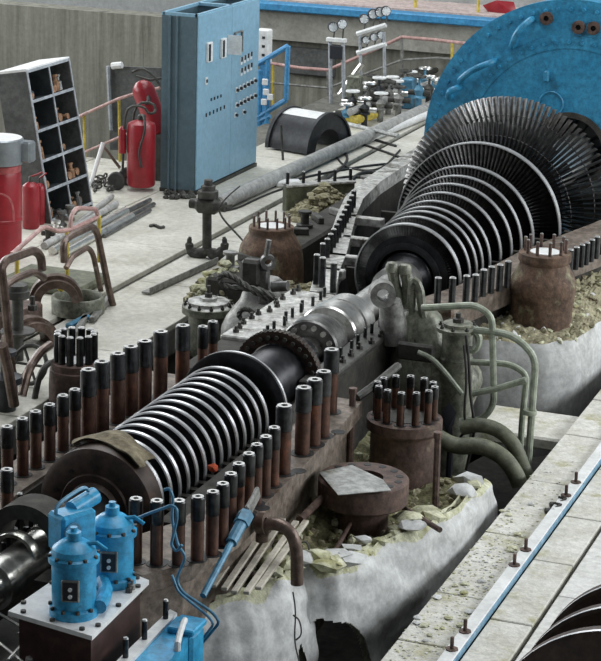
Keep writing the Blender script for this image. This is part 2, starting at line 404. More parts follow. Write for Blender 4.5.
# coupling
b = MB()
b.lathe([(.135,4.25),(.26,4.25),(.275,4.27),(.275,4.50),(.26,4.52),(.2,4.52)], 48, ymat(0), 0); b.part('coupling_flange', ['mid_steel'], hp)
for k in range(14):
    a = 2*PI*k/14
    p = Vector((.215*math.cos(a), 4.25, ZA+.215*math.sin(a))); MB().cyl(p+Vector((0,-.03,0)), p, .024, n=8).part('coupling_bolt', ['bright_steel'], hp)
b = MB(); b.lathe([(.2,4.5),(.2,4.72),(.27,4.72),(.285,4.74),(.285,4.98),(.24,5.0),(.24,5.04),(.27,5.06),(.27,5.28),(.16,5.30),(.16,5.6)], 48, ymat(0), 0)
b.part('coupling_sleeve', ['bright_steel'], hp)
# stationary toothed gland ring behind the end disc
b = MB(); b.lathe([(.28,3.46),(.385,3.46),(.385,3.54),(.28,3.54)], 64, ymat(0, 0, .74), 0, closed=True)
gl = thing('gland_ring', 'dark toothed gland ring around the shaft behind the rotor discs', 'ring', (0, 3.5, .35))
b.part('ring', ['disc_brown'], gl)
nut = MB().cyl((0,-.022,0),(0,0,0), .02, n=6).mesh('nut', ['dark_metal'])
for k in range(28):
    a = 2*PI*k/28; inst('nut', nut, gl, (.335*math.cos(a), 3.46, .74+.335*math.sin(a)))
b = MB()
for k in range(56):
    a = 2*PI*k/56; M = Matrix.Rotation(-a, 3, 'Y'); b.box(Vector((.386*math.cos(a), 3.5, .74+.386*math.sin(a))), (.012,.07,.016), M)
tag(b.part('teeth', ['dark_metal'], gl), kind='stuff')

# rag lying over the front disc edge
rg = MB()
def fr(u, v):
    a = PI*(.70-.44*u); y = .10+.24*v; r = .440+.012*math.sin(9*u+4*v)+.02*nz((u*4,v*3,1))+(.012 if v<.9 else 0)
    return (r*math.cos(a)+.02*math.sin(7*v), y+.05*math.sin(5*u), ZA+r*math.sin(a))
def fr2(u, v):
    p = Vector(fr(u, v)); d = Vector((p.x, 0, p.z-ZA)).normalized(); return p+d*.012
rg.grid(fr, 22, 8); rg.grid(fr2, 22, 8)
for v_ in rg.v: v_ += Vector((.04,0,-.05))
rg.solo('cloth', ['rag_cloth'], 'crumpled brown cloth strip draped over the front disc of the near rotor', 'cloth')

# ================================================================== HIGH PRESSURE CASING (lower half)
hc = thing('turbine_casing', 'rusty lower casing half of the near cylinder with tall bored studs along its flanges', 'casing', (0, 1.2, -1.0))
def strip(b, inner, outer, z0, z1, mi=0):
    n = len(inner)
    for i in range(n-1):
        q = [inner[i], inner[i+1], outer[i+1], outer[i]]
        vs = [Vector((x,y,z0)) for x,y in q]+[Vector((x,y,z1)) for x,y in q]
        b.add(vs, [(3,2,1,0),(4,5,6,7),(0,1,5,4),(1,2,6,5),(2,3,7,6),(3,0,4,7)], mi)
ZF = ZA-.02
inR = [(.50,-.25),(.50,2.6),(.56,2.62),(.52,3.1)]; outR = [(1.20,-.95),(1.22,.2),(1.10,2.2),(.98,3.15)]
b = MB(); strip(b, [(.34,-.80),(.58,-.30),(.70,.0),(.70,1.2),(.66,2.5),(.55,2.7),(.46,3.02)], [(.86,-1.0),(1.06,-.66),(1.12,.0),(1.08,1.2),(1.04,2.0),(.98,2.8),(.96,3.02)], ZF-.13, ZF)
b.part('flange', ['flange_rust'], hc)
b = MB(); strip(b, [(-.46,3.02),(-.52,2.7),(-.55,2.5),(-.55,1.2),(-.55,.0),(-.50,-.30),(-.34,-.80)], [(-.95,3.02),(-.95,2.7),(-.93,2.2),(-.90,1.2),(-.88,.0),(-.86,-.4),(-.70,-1.0)], ZF-.13, ZF)
b.part('flange', ['flange_rust'], hc)
b = MB(); b.lathe([(.53,-.02),(.53,2.6),(.45,2.62),(.45,3.1),(.55,3.1),(.75,2.6),(.75,-.02)], 32, Matrix.Translation((0,0,ZF-.03-ZA)) @ ymat(0), 0, 0, PI, closed=True)
b.part('shell', ['casing_dark'], hc)
b = MB()      # rusty side wall set back under the right flange
SW = [(.80,-.95),(.98,-.62),(1.02,.0),(.99,1.2),(.95,2.0),(.90,2.8),(.88,3.02)]
strip(b, [(x-.06,y) for x,y in SW], SW, -.9, ZF-.13); b.part('side_wall', ['flange_rust'], hc)
b = MB(); b.box((.0, 2.9, -.1), (1.3, .2, 1.0)); b.part('end_wall', ['casing_dark'], hc); b = MB(); b.box((0,-.35,-.1), (1.3,.3,.95)); b.part('end_wall', ['casing_dark'], hc)
# diaphragm joints between discs (dark half rings inside the shell)
for k in range(0, 13, 1):
    y = HPY[k]+.081
    b = MB(); b.lathe([(.30,y-.03),(.52,y-.03),(.52,y+.03),(.30,y+.03)], 20, Matrix.Translation((0,0,-.12)) @ ymat(0), 0, 0, PI, closed=True); b.part('diaphragm', ['casing_dark'], hc)
BIG, MED = (.066,.52), (.052,.45)
def stud_at(px, pyt, r, h, parent, style='big', zb=ZF):
    top = fz(px, pyt, zb+h); inst('stud', stud_mesh(r, h, style), parent, (top.x, top.y, zb)); return top
# right row tops (pixel of the stud end)
for px, py in ((332,349),(324,371),(315,379),(304,387),(284.5,405)): stud_at(px, py, .062, .52, hc)
for px, py in ((274.5,427),(266,436),(257,444),(249,453),(239,463),(231,473),(223,483),(213,491),(198,496),(179,500),(157,500),(136,498)): stud_at(px, py, .046, .44, hc)
# left row
for px, py in ((183,325),(161,331),(145,340.5),(131,346),(118,353),(102,361),(88.5,369)): stud_at(px, py, .062, .56, hc)
for px, py in ((75,389),(63,395),(49.6,404),(35.6,411),(22.4,418),(7,426),(7,469)): stud_at(px, py, .046, .43, hc)
for px, py in ((203,326),(213,321)): stud_at(px, py, .045, .50, hc)
# bore holes left open along the right flange
hl = MB().lathe([(.055,.0),(.055,.004),(0,.004)], 16).mesh('bolt_hole', ['hole_black'])
for px, py in ((299,471),(338,432),(262,508),(161,562),(246,496)):
    p = fz(px, py, ZF); inst('bolt_hole', hl, hc, (p.x, p.y, ZF-.001))

# ================================================================== LOW PRESSURE ROTOR
lp = thing('turbine_rotor', 'big cone-shaped rotor with bladed wheels that grow towards the blue casing', 'rotor', (0, 9, ZA))
b = MB()
b.lathe([(.16,5.6),(.16,6.55),(.21,6.56),(.21,6.9)], 40, ymat(0), 1)
b.lathe([(.21,6.9),(.26,7.0),(.40,7.2),(.44,8.4),(.50,9.2),(.58,10.2),(.62,10.95),(.40,11.1),(.34,11.2)], 48, ymat(0), 0)
b.lathe([(.34,11.2),(.27,11.25),(.27,14.8)], 40, ymat(0), 1)
b.part('shaft', ['disc_steel','bright_steel'], lp)
def blade_ring(b, y, r0, r1, n, chord, thick, mi=0):
    for k in range(n):
        a = 2*PI*k/n; M = ymat(y) @ Matrix.Rotation(a, 4, 'Z')
        vs = []
        for r, tw, c in ((r0,.35,chord),(r1,.95,chord*.85)):
            for sx, st in ((-1,0),(0,1),(1,0),(0,-.2)):
                ax = sx*c/2; tg = st*thick
                vs.append(M @ Vector((r, tg*math.cos(tw)+ax*math.sin(tw), ax*math.cos(tw)-tg*math.sin(tw))))
        b.add(vs, [(0,1,5,4),(1,2,6,5),(2,3,7,6),(3,0,4,7),(4,5,6,7)], mi)
# y, hub radius of blade root, rim radius, thickness, blades
STG = [(7.08,.43,.550,.07,110),(7.38,.44,.560,.06,110),(7.58,.45,.574,.06,110),(7.78,.46,.580,.06,110),(7.98,.47,.602,.06,110),(8.28,.49,.632,.07,110),
       (8.58,.51,.668,.07,110),(8.84,.54,.705,.07,110),(9.12,.56,.760,.08,110),(9.62,.62,.930,.09,110)]
for y, rh, r, t, n in STG:
    d = MB()
    d.lathe([(.30,y-t*1.0),(rh*.9,y-t*.75),(rh,y-t*.65),(rh,y+t*.65),(rh*.9,y+t*.75),(.30,y+t)], 72, ymat(0), 0)
    o = d.part('wheel', ['disc_steel'], lp)
    bl = MB(); blade_ring(bl, y, rh-.005, r-.008, n, t*1.1, .006); tag(bl.part('blades', ['blade_dark'], o), kind='stuff')
    s_ = MB(); s_.lathe([(r-.012,y-t*.5),(r,y-t*.5),(r,y+t*.5),(r-.012,y+t*.5)], 96, ymat(0), 0, closed=True); s_.part('shroud_band', ['rim_steel'], o)
# front wheel groove
b = MB(); b.lathe([(.30,6.99),(.33,6.985),(.33,6.97),(.37,6.97),(.37,7.0),(.30,7.0)], 72, ymat(0), 0, closed=True); b.part('labyrinth', ['disc_steel'], lp)
def blade_mesh(name, r0, r1, chord, thick, m, tw0, tw1, rows=5):
    b = MB(); o = []
    for i in range(rows):
        f = i/(rows-1); r = r0+(r1-r0)*f; tw = tw0+(tw1-tw0)*f; c = chord*(1-.48*f); th = thick*(1-.6*f)
        for sx, st in ((-1,0),(-.3,.9),(.3,.9),(1,0),(.3,.25),(-.3,.25)):
            ax = sx*c/2; tg = st*th
            o.append((r, tg*math.cos(tw)+ax*math.sin(tw), ax*math.cos(tw)-tg*math.sin(tw)))
    fs = [(i*6+j, i*6+(j+1)%6, (i+1)*6+(j+1)%6, (i+1)*6+j) for i in range(rows-1) for j in range(6)]+[tuple(range(6)), tuple((rows-1)*6+j for j in range(6))]
    b.add(o, fs); return b.mesh(name, [m])
for y, rh, r, n, ch, m, tw in ((10.22,.66,1.060,110,.11,'blade_dark',(.15,.5)),(10.82,.68,1.255,108,.15,'blade_steel',(.15,.52))):
    d = MB(); d.lathe([(.40,y-.12),(rh-.05,y-.09),(rh,y-.08),(rh,y+.08),(rh-.05,y+.09),(.40,y+.12)], 72, ymat(0), 0)
    o = d.part('wheel', ['disc_steel'], lp)
    me = blade_mesh('blade', rh-.01, r, ch, .018, m, *tw)
    for k in range(n):
        a = 2*PI*k/n; e = (ymat(y) @ Matrix.Rotation(a, 4, 'Z')).to_euler(); inst('blade', me, o, (0, y, ZA), e)
    w_ = MB(); rr = rh+(r-rh)*.62; w_.tube([(rr*math.cos(2*PI*k/96), y-.01, ZA+rr*math.sin(2*PI*k/96)) for k in range(96)], .007, 5, closed=True); w_.part('lacing_wire', ['blade_steel'], o)

for ro_ in (hp, lp): ro_.location += Vector((.04, 0, -.05))
gl.location += Vector((.04, 0, 0))

# ================================================================== LOW PRESSURE CASING (lower half)
lc = thing('turbine_casing', 'lower casing half of the far cylinder with short dark studs on its widening flange', 'casing', (0, 9, -1.0))
YP = [6.05, 6.9, 7.7, 8.5, 9.3, 10.2, 11.2, 12.4, 13.9]
inn = [.36, .62, .70, .80, .98, 1.20, 1.40, 1.45, 1.45]
out = [.80, .98, 1.16, 1.36, 1.58, 1.78, 1.92, 1.98, 1.98]
b = MB(); strip(b, [(x,y) for x,y in zip(inn,YP)], [(x,y) for x,y in zip(out,YP)], ZF-.22, ZF); b.part('flange', ['flange_rust'], lc)
b = MB()
lin = [-.36,-.62,-.82,-1.05,-1.28,-1.50,-1.62,-1.66,-1.66]; lout = [-.62,-.86,-1.06,-1.28,-1.50,-1.72,-1.84,-1.88,-1.88]
strip(b, [(x,y) for x,y in zip(lin,YP)][::-1], [(x,y) for x,y in zip(lout,YP)][::-1], ZF-.16, ZF)
b.part('flange', ['flange_pale'], lc)
for y, xi, xo in ((6.95,-.58,-.8),(7.55,-.62,-1.0),(8.35,-.72,-1.1),(9.3,-.95,-1.4)):      # pale webs from the left flange to the bore
    b = MB(); b.box(((xi+xo)/2, y, ZF-.05), (abs(xo-xi), .10, .10), b=.01); b.part('web', ['flange_pale'], lc)
b = MB()
for sx, xs in ((1,out),(-1,[-x for x in lout])):
    for i in range(len(YP)-1):
        x0, x1 = sx*(xs[i]-.10), sx*(xs[i+1]-.10); y0, y1 = YP[i], YP[i+1]
        b.add([(x0,y0,ZF-.15),(x1,y1,ZF-.15),(x1,y1,-1.0),(x0,y0,-1.0),(x0-sx*.06,y0,ZF-.15),(x1-sx*.06,y1,ZF-.15),(x1-sx*.06,y1,-1.0),(x0-sx*.06,y0,-1.0)], [(0,1,2,3),(4,7,6,5),(0,4,5,1),(2,6,7,3),(0,3,7,4),(1,5,6,2)])
b.box((0, 6.1, -.15), (1.2, .1, 1.6)); b.box((0, 8, -.9), (1.2, 4, .1))
b.part('shell', ['casing_dark'], lc)
for y, rr in ((7.25,.56),(7.7,.6),(8.15,.65),(8.7,.73),(9.35,.82),(9.85,1.06)):
    b = MB(); b.lathe([(rr-.10,y-.03),(rr+.10,y-.03),(rr+.10,y+.03),(rr-.10,y+.03)], 24, Matrix.Translation((0,0,-.06)) @ ymat(0), 0, 0, PI, closed=True); b.part('diaphragm', ['casing_dark'], lc)
b = MB(); b.box((-2.14, 10.4, -.3), (.46, 5.6, 1.3), b=.03); b.part('scrap_support', ['casing_dark'], lc)  # box added in the gap beside the casing as a support for the scrap
for px, py in ((438.5,277),(453,277),(467,275),(476,274),(484,269),(492,266),(500.5,264),(508.5,260.5)): stud_at(px, py, .034, .27, lc, 'dark')
for px, py in ((571,249),(577,246.5),(582.5,244),(587.5,242),(592.5,239),(597.5,236),(604,232)): stud_at(px, py, .030, .24, lc, 'dark')
for k in range(12):
    f = k/11; px, py = 323+(354-323)*f**.8, 243-(243-190)*f; stud_at(px, py, .030, .20, lc, 'dark')
for px, py in ((317,254),(323,257),(334,262)): stud_at(px, py, .033, .30, lc, 'dark')

# ================================================================== BLUE LOW PRESSURE OUTER CASING / GENERATOR END
bc = thing('blue_casing', 'huge blue half-round casing end with bolted rim and lifting bars behind the big rotor', 'casing', (0, 15, 0))
YC, RC = 14.0, 1.93
b = MB()
def arcpts(r, a0, a1, n): return [(r*math.cos(a0+(a1-a0)*i/n), r*math.sin(a0+(a1-a0)*i/n)) for i in range(n+1)]
# end wall with shaft opening (local x,y -> world x,z), extruded along y
oa, ia = arcpts(RC, -.28, PI+.28, 64), arcpts(.50, -.28, PI+.28, 64)
for i in range(64):
    for y, fl_ in ((YC, 0), (YC+.05, 1)):
        b.add([(oa[i][0],y,ZA+oa[i][1]),(oa[i+1][0],y,ZA+oa[i+1][1]),(ia[i+1][0],y,ZA+ia[i+1][1]),(ia[i][0],y,ZA+ia[i][1])], [(0,1,2,3)])
    b.add([(ia[i][0],YC,ZA+ia[i][1]),(ia[i+1][0],YC,ZA+ia[i+1][1]),(ia[i+1][0],YC+.3,ZA+ia[i+1][1]),(ia[i][0],YC+.3,ZA+ia[i][1])], [(0,1,2,3)])
b.part('end_wall', ['casing_blue'], bc)
b = MB()
b.lathe([(RC,YC-.0),(RC+.03,YC-.0),(RC+.03,YC+.12),(RC,YC+.12),(RC-.02,YC+.5),(RC-.02,YC+3.2),(0,YC+3.2)], 72, Matrix.Translation((0,0,0)) @ ymat(0), 0, PI-.28, 2*PI+.28)
b.part('barrel', ['casing_blue'], bc)
b = MB(); b.lathe([(.45,YC-.03),(.52,YC-.03),(.52,YC),(.45,YC)], 48, ymat(0), 0, closed=True); b.part('shaft_seal', ['casing_dark'], bc)
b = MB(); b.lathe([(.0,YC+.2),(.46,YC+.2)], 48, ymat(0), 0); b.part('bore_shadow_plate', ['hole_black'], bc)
bolt = MB().lathe([(0,-.03),(.022,-.03),(.026,-.02),(.026,0)], 8, Matrix.Rotation(-PI/2,4,'X')).mesh('bolt', ['casing_blue'])
for k in range(40):
    a = -.2+(PI+.4)*k/39; inst('bolt', bolt, bc, ((RC-.09)*math.cos(a), YC, ZA+(RC-.09)*math.sin(a)))
for k in range(26):
    a = .1+(PI-.2)*k/25; inst('bolt', bolt, bc, (1.42*math.cos(a), YC, ZA+1.42*math.sin(a)))
b = MB(); b.lathe([(1.34,YC-.012),(1.50,YC-.012),(1.50,YC),(1.34,YC)], 64, ymat(0), 0, PI, 2*PI, closed=True); b.part('stiffener_ring', ['casing_blue'], bc)
for (p, q) in (((511,47),(530,20)),((459,81),(492,62)),((448,98),(457,88))):       # curved lifting bars
    A, B = fy(*p, YC-.12), fy(*q, YC-.12); mid = (A+B)/2+Vector((-.03,-.06,.03))
    b = MB(); b.tube([A+Vector((0,.12,0)), A, mid, B, B+Vector((0,.12,0))], .042, 10, smooth=2); b.part('lifting_bar', ['casing_blue'], bc)
for px, py in ((547,18),(579,27),(594,28)):       # brown pipe ports
    p = fy(px, py, YC); b = MB(); b.lathe([(.035,-.05),(.085,-.05),(.085,0)], 20, Matrix.Translation(p) @ Matrix.Rotation(-PI/2,4,'X'), 0); b.lathe([(.035,-.05),(.035,-.01),(0,-.01)], 16, Matrix.Translation(p) @ Matrix.Rotation(-PI/2,4,'X'), 1)
    b.part('port', ['valve_dark_rust','hole_black'], bc)
p = fy(551, 104, YC); b = MB(); b.tube([p+Vector((.16*math.cos(2*PI*k/24), -.01, .16*math.sin(2*PI*k/24))) for k in range(24)], .012, 6, closed=True); b.part('cover_plate_edge', ['casing_blue'], bc)
p = fy(547, 76, YC); b = MB(); b.box(p+Vector((0,-.03,0)), (.07,.06,.14), b=.015); b.part('bracket', ['casing_blue'], bc)

# ================================================================== BEARING PEDESTAL BETWEEN THE CYLINDERS
bp = thing('bearing_pedestal', 'dirty pale bearing pedestal with many small studs under the shaft coupling', 'pedestal', (0, 4.6, -1.0))
b = MB()
b.box((-.55, 4.62, ZF-.45), (.5, 2.7, .86), b=.03); b.box((.42, 4.62, ZF-.45), (.24, 2.7, .86), b=.03)
b.box((0, 4.62, -.1), (.62, 2.7, .5)); b.part('housing', ['casing_dark'], bp)
for sx in (-1, 1):
    b = MB(); b.box((-.56, 5.10, ZF-.01), (.46, 1.75, .05), b=.012) if sx < 0 else b.box((.43, 4.62, ZF-.01), (.24, 2.7, .05), b=.012); b.part('joint_face', ['flange_pale' if sx < 0 else 'dark_metal'], bp)
sm = MB().lathe([(0,0),(.017,0),(.017,.09),(0,.095)], 8).mesh('stud', ['stud_steel'])
sn = MB().lathe([(0,0),(.03,0),(.03,.03),(.016,.03),(.016,.06),(0,.06)], 6).mesh('nut', ['dark_metal'])
for sx in (-1, 1):
    for k in range(11):
        y = (4.30+k*.155 if sx < 0 else 3.6+k*.22)+random.uniform(-.05,.05); inst('stud', sm, bp, (sx*(.40+random.uniform(-.02,.04)), y, ZF+.012)); inst('nut', sn, bp, ((-.70 if sx < 0 else .49)+random.uniform(-.04,.03), y+.08, ZF+.012))

# ================================================================== VALVES AND STEAM CHESTS
def valve(label, c, prof, nst, rst, hst, rs_, m, style='thin', topm='off_white', group=None, lump=.02):
    t = thing('steam_valve', label, 'valve', c, group); c = Vector(c)
    b = MB(); n = 40; L = len(prof)
    def f(u, v):
        i = min(int(v*(L-1)), L-2); k = v*(L-1)-i
        r = prof[i][0]*(1-k)+prof[i+1][0]*k; h = prof[i][1]*(1-k)+prof[i+1][1]*k
        a = 2*PI*u; q = Vector((math.cos(a), math.sin(a), h)); r += lump*nz(q*2.3+c)*(1-v)
        return (c.x+r*math.cos(a), c.y+r*math.sin(a), c.z+h)
    b.grid(f, n, (L-1)*3); b.part('body', [m], t, sharp=40)
    rt, ht = prof[-1]
    b = MB(); b.lathe([(0,ht+.004),(rt*.62,ht+.004),(rt*.62,ht-.02)], 28, Matrix.Translation(c)); b.lathe([(rt*.62,ht-.001),(rt,ht-.001)], 28, Matrix.Translation(c), 1); b.part('seat', [topm, m], t)
    for k in range(nst):
        a = 2*PI*k/nst+.15; inst('stud', stud_mesh(rst, hst, style), t, (c.x+rs_*math.cos(a), c.y+rs_*math.sin(a), c.z+ht))
    return t
p = fz(270, 288, 0)
valve('rusty bulbous valve body ringed with thin studs, behind the hanging double hook', (p.x, p.y, 0), [(.37,0),(.37,.12),(.37,.25),(.36,.38),(.34,.48),(.29,.57),(.25,.63),(.25,.70),(.24,.71)], 12, .014, .13, .20, 'valve_rust')
p = fz(541, 322, .38)
valve('rusty bulbous valve body with thin studs standing on the white insulated casing', (p.x, p.y, .36), [(.31,0),(.30,.12),(.305,.25),(.325,.38),(.32,.46),(.27,.56),(.24,.63),(.26,.66),(.26,.73),(.24,.74)], 10, .017, .14, .20, 'valve_rust')
p = fz(402, 478, .1)
t = valve('dark rusty valve body crowned by thick studs beside the green bearing stand', (p.x, p.y, -.3), [(.29,0),(.28,.3),(.275,.55),(.275,.80),(.29,.82),(.31,.84),(.31,.92),(.29,.93)], 12, .034, .28, .235, 'valve_dark_rust', 'big', 'dark_metal', lump=.012)
p = fz(76, 400, 0)
t = valve('squat dark valve body topped with closely set studs, left of the near rotor', (p.x, p.y, 0), [(.25,0),(.25,.15),(.24,.30),(.225,.31),(.225,.37),(.21,.38)], 12, .034, .27, .17, 'valve_dark_rust', 'dark', 'off_white', lump=.01)
b = MB()
for k in range(10):
    a = 2*PI*k/10; b.tube([(p.x+.25*math.cos(a), p.y+.25*math.sin(a), .28),(p.x+.27*math.cos(a+.2), p.y+.27*math.sin(a+.2), .14),(p.x+.25*math.cos(a), p.y+.25*math.sin(a), .02)], .02, 6)
# blind flange pipe with a sheet lying on it
p = fz(361, 545, 0); PF = p.copy()
t = thing('flanged_pipe', 'heavy brown flanged pipe stub standing in the crumbled insulation', 'pipe', (p.x, p.y, -.3))
Mz = Matrix.Translation((p.x, p.y, 0))
MB().lathe([(.20,-.3),(.20,.30),(.22,.34),(.27,.36)], 32, Mz).part('stem', ['valve_dark_rust'], t)
b = MB(); b.lathe([(.20,.36),(.33,.36),(.345,.375),(.345,.54),(.33,.555),(.15,.555),(.15,.50),(0,.50)], 48, Mz); b.part('flange', ['valve_dark_rust'], t)
for k in range(14):
    a = 2*PI*k/14; inst('bolt_hole', hl, t, (p.x+.275*math.cos(a), p.y+.275*math.sin(a), .5535), scale=(.55,.55,1))
A = [fz(*q, .575) for q in ((319,472),(352,466),(383,478),(391,491),(338,495))]
b = MB(); vs_ = [v+Vector((0,0,.012*math.sin(i*2.3))) for i, v in enumerate(A)]; cc = sum(vs_, Vector())/5
b.add(vs_+[cc+Vector((0,0,.02))]+[v-Vector((0,0,.006)) for v in vs_]+[cc+Vector((0,0,.014))], [(i,(i+1)%5,5) for i in range(5)]+[(6+(i+1)%5,6+i,11) for i in range(5)]+[(i,6+i,6+(i+1)%5,(i+1)%5) for i in range(5)])
b.solo('sheet_cover', ['sheet_grey'], 'bent grey sheet lying on top of the brown pipe flange', 'sheet')
# thin rusty posts
for q0, q1, yy, lab in (((350,463),(353,388),2.87,'thin rusty rod standing beside the tall studs near the coupling'), ((435,516),(438,432),2.4,'thin rusty rod standing right of the dark valve body')):
    a, c_ = fy(*q0, yy), fy(*q1, yy); b = MB(); b.tube([a-Vector((0,0,.25)), a, c_], .028, 8); b.lathe([(.036,-.05),(.036,0),(0,.005)], 8, Matrix.Translation(c_)); b.solo('rod', ['valve_dark_rust'], lab, 'rod')

# ================================================================== INSULATION
def rimpath():
    pts = [fz(*q, z) for q, z in (((150,640),.10),((195,603),.30),((222,597),.33),((250,590),.33),((275,578),.32),((292,562),.30),((312,562),.30),((332,566),.28),((356,556),.26),((382,541),.26),((408,530),.26),((432,516),.26),((455,505),.24),((474,489),.22),((482,478),.15))]
    return pts
RP = rimpath()
def rim(u):
    s_ = u*(len(RP)-1); i = min(int(s_), len(RP)-2); return RP[i].lerp(RP[i+1], s_-i)
t = thing('insulation_shell', 'broken white plaster insulation shell around the lower casing with crumbling yellowish rim', 'insulation', (1.6, 1.2, -1.2))
def shell(u, v):
    p = rim(u); q = rim(min(1, u+.01))-rim(max(0, u-.01)); nrm = Vector((q.y, -q.x, 0)).normalized()
    prof_o = .02+.20*math.sin(min(1, v*1.5)*PI/2)-.10*max(0, v-.55)
    d = .07*nz((u*7, v*3, 3))+.03*nz((u*19, v*9, 1))
    z = p.z+.03*nz((u*23,0,5))*(1-v)-1.35*v**1.25
    q_ = p+nrm*(prof_o+d)+Vector((0,0,z-p.z))
    if q_.x > 1.95: q_.x = 1.95+.15*math.tanh((q_.x-1.95)/.15)
    return q_
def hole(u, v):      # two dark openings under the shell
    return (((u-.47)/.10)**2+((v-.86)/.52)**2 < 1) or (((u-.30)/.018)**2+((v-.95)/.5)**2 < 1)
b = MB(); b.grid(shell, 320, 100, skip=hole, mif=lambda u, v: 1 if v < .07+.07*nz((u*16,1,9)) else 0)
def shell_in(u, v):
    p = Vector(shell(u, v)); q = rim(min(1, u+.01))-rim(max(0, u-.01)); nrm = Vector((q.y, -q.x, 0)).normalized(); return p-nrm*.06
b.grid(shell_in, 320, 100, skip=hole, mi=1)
b.part('plaster_skin', ['plaster','plaster_broken'], t)
rd = random.Random(5)
for k in range(26):      # broken plaster slabs along the rim
    u = .30+.66*rd.random(); p = rim(u); s_ = rd.uniform(.05,.12)
    b = MB(); b.rock(p+Vector((rd.uniform(-.10,.06), rd.uniform(-.08,.05), rd.uniform(-.02,.05))), s_, sq=(1.2,1.0,.5), seed=k)
    b.part('plaster_chunk', ['plaster_broken' if rd.random() < .62 else 'plaster'], t)
# loose crumbled bed between flange and shell
def bed(u, v):
    p = rim(.1+.9*u)+Vector((0,0,-.03)); yl = p.y; inner = Vector((1.04-.06*max(0,yl), p.y+.25, .30))
    q = inner.lerp(p, v); q.z += .06*nz((q.x*4, q.y*4, 0))+.035*nz((q.x*13, q.y*13, 2)) - .14*math.sin(v*PI)
    return q
b = MB(); b.grid(bed, 90, 30); o = b.solo('insulation_bed', ['moss_crumb_shaded'], 'mossy crumbled insulation heaped between near casing and plaster shell', 'insulation', sharp=0)
o['kind'] = 'stuff'
rubble = MB(); rd = random.Random(11)
for k in range(420):
    u, v = rd.random(), rd.random(); p = Vector(bed(u, v)); rubble.rock(p+Vector((0,0,.01)), rd.uniform(.012,.045), rd.choice((0,0,1,2)), seed=k)
o = rubble.solo('insulation_rubble', ['insulation_crumb','plaster_broken','moss_crumb_shaded'], 'small lumps of broken insulation strewn over the mossy bed', 'rubble', sharp=0); o['kind'] = 'stuff'

# white insulated wall of the far lower casing, right side
t = thing('insulation_shell', 'smooth white plastered insulation wall around the far cylinder base under the valve', 'insulation', (1.5, 7.4, -.6))
WP = [fz(*q, .36) for q in ((425,334),(440,330),(460,334),(485,340),(515,343),(545,344),(572,340),(590,330),(605,318),(640,290))]
def wpath(u):
    s_ = u*(len(WP)-1); i = min(int(s_), len(WP)-2); return WP[i].lerp(WP[i+1], s_-i)
def wsh(u, v):
    p = wpath(u); q = wpath(min(1,u+.02))-wpath(max(0,u-.02)); n_ = Vector((q.y,-q.x,0)).normalized()
    return p+n_*(.06*math.sin(min(1,v*4)*PI/2)+.012*nz((u*9,v*5,4))-.16*max(0,v-.5)**1.5)+Vector((0,0,.02*nz((u*14,0,2))*(1-v)-1.15*v))
b = MB(); b.grid(wsh, 60, 22); b.part('plaster_skin', ['plaster'], t)
def wtop(u, v):
    p = Vector(wsh(u, 0)); q = Vector((max(1.0, min(p.x-.5, 1.4)), p.y+1.2, .46)); q.y = max(q.y, 6.9)
    r = p.lerp(q, v); r.z += (.05*nz((r.x*4, r.y*4, 0))+.03*nz((r.x*12, r.y*12, 1)))*(v>0); return r
b = MB(); b.grid(wtop, 60, 22); b.part('crumbling_top', ['insulation_crumb'], t, sharp=0)
rd = random.Random(21); rub = MB()
for k in range(260):
    p = Vector(wtop(rd.random(), rd.random()**1.2)); rub.rock(p, rd.uniform(.012,.045), rd.choice((0,0,1,2)), seed=k+900)
tag(rub.part('rubble', ['insulation_crumb','plaster_broken','off_white'], t, sharp=0), kind='stuff')
# pale insulation heap under left valve
def heap(name, c, rx, ry, h, m, label, seed):
    b = MB(); rd_ = random.Random(seed); N = int(260*rx*ry/.16)
    for k in range(N):
        a = rd_.random()*2*PI; q = rd_.random()**.5; hh = h*(1-q**3)*(.75+.5*nz((q*math.cos(a)*2, q*math.sin(a)*2, seed)))
        r = rd_.uniform(.025,.075); z = c[2]+max(r*.5, hh*rd_.random()**.5)
        b.rock((c[0]+rx*q*math.cos(a), c[1]+ry*q*math.sin(a), z), r, rd_.choice((0,0,0,1)), sq=(1.2,1,.7), seed=seed*1000+k)
    o = b.solo(name, [m, 'insulation_crumb'], label, 'insulation', sharp=0); o['kind'] = 'stuff'; return o
p = fz(222, 305, 0); heap('insulation_heap', (p.x-.05, p.y+.1, 0), .34, .42, .52, 'plaster_broken', 'pale crumbling insulation heap beside the double hook', 3)
p = fz(275, 300, 0); heap('insulation_heap', (p.x+.2, p.y-.2, 0), .5, .7, .22, 'insulation_crumb', 'rusty brown insulation rubble around the left bulbous valve', 6)
p = fz(325, 215, .0); heap('insulation_heap', (p.x+.1, p.y-.1, 0), .5, .55, .42, 'insulation_crumb', 'lumpy insulation rubble left of the far casing flange', 9)
p = fz(592, 275, .4); heap('insulation_heap', (p.x+.15, p.y, .28), .45, .7, .20, 'moss_crumb_shaded', 'greenish rubble heap right of the far casing studs', 12)

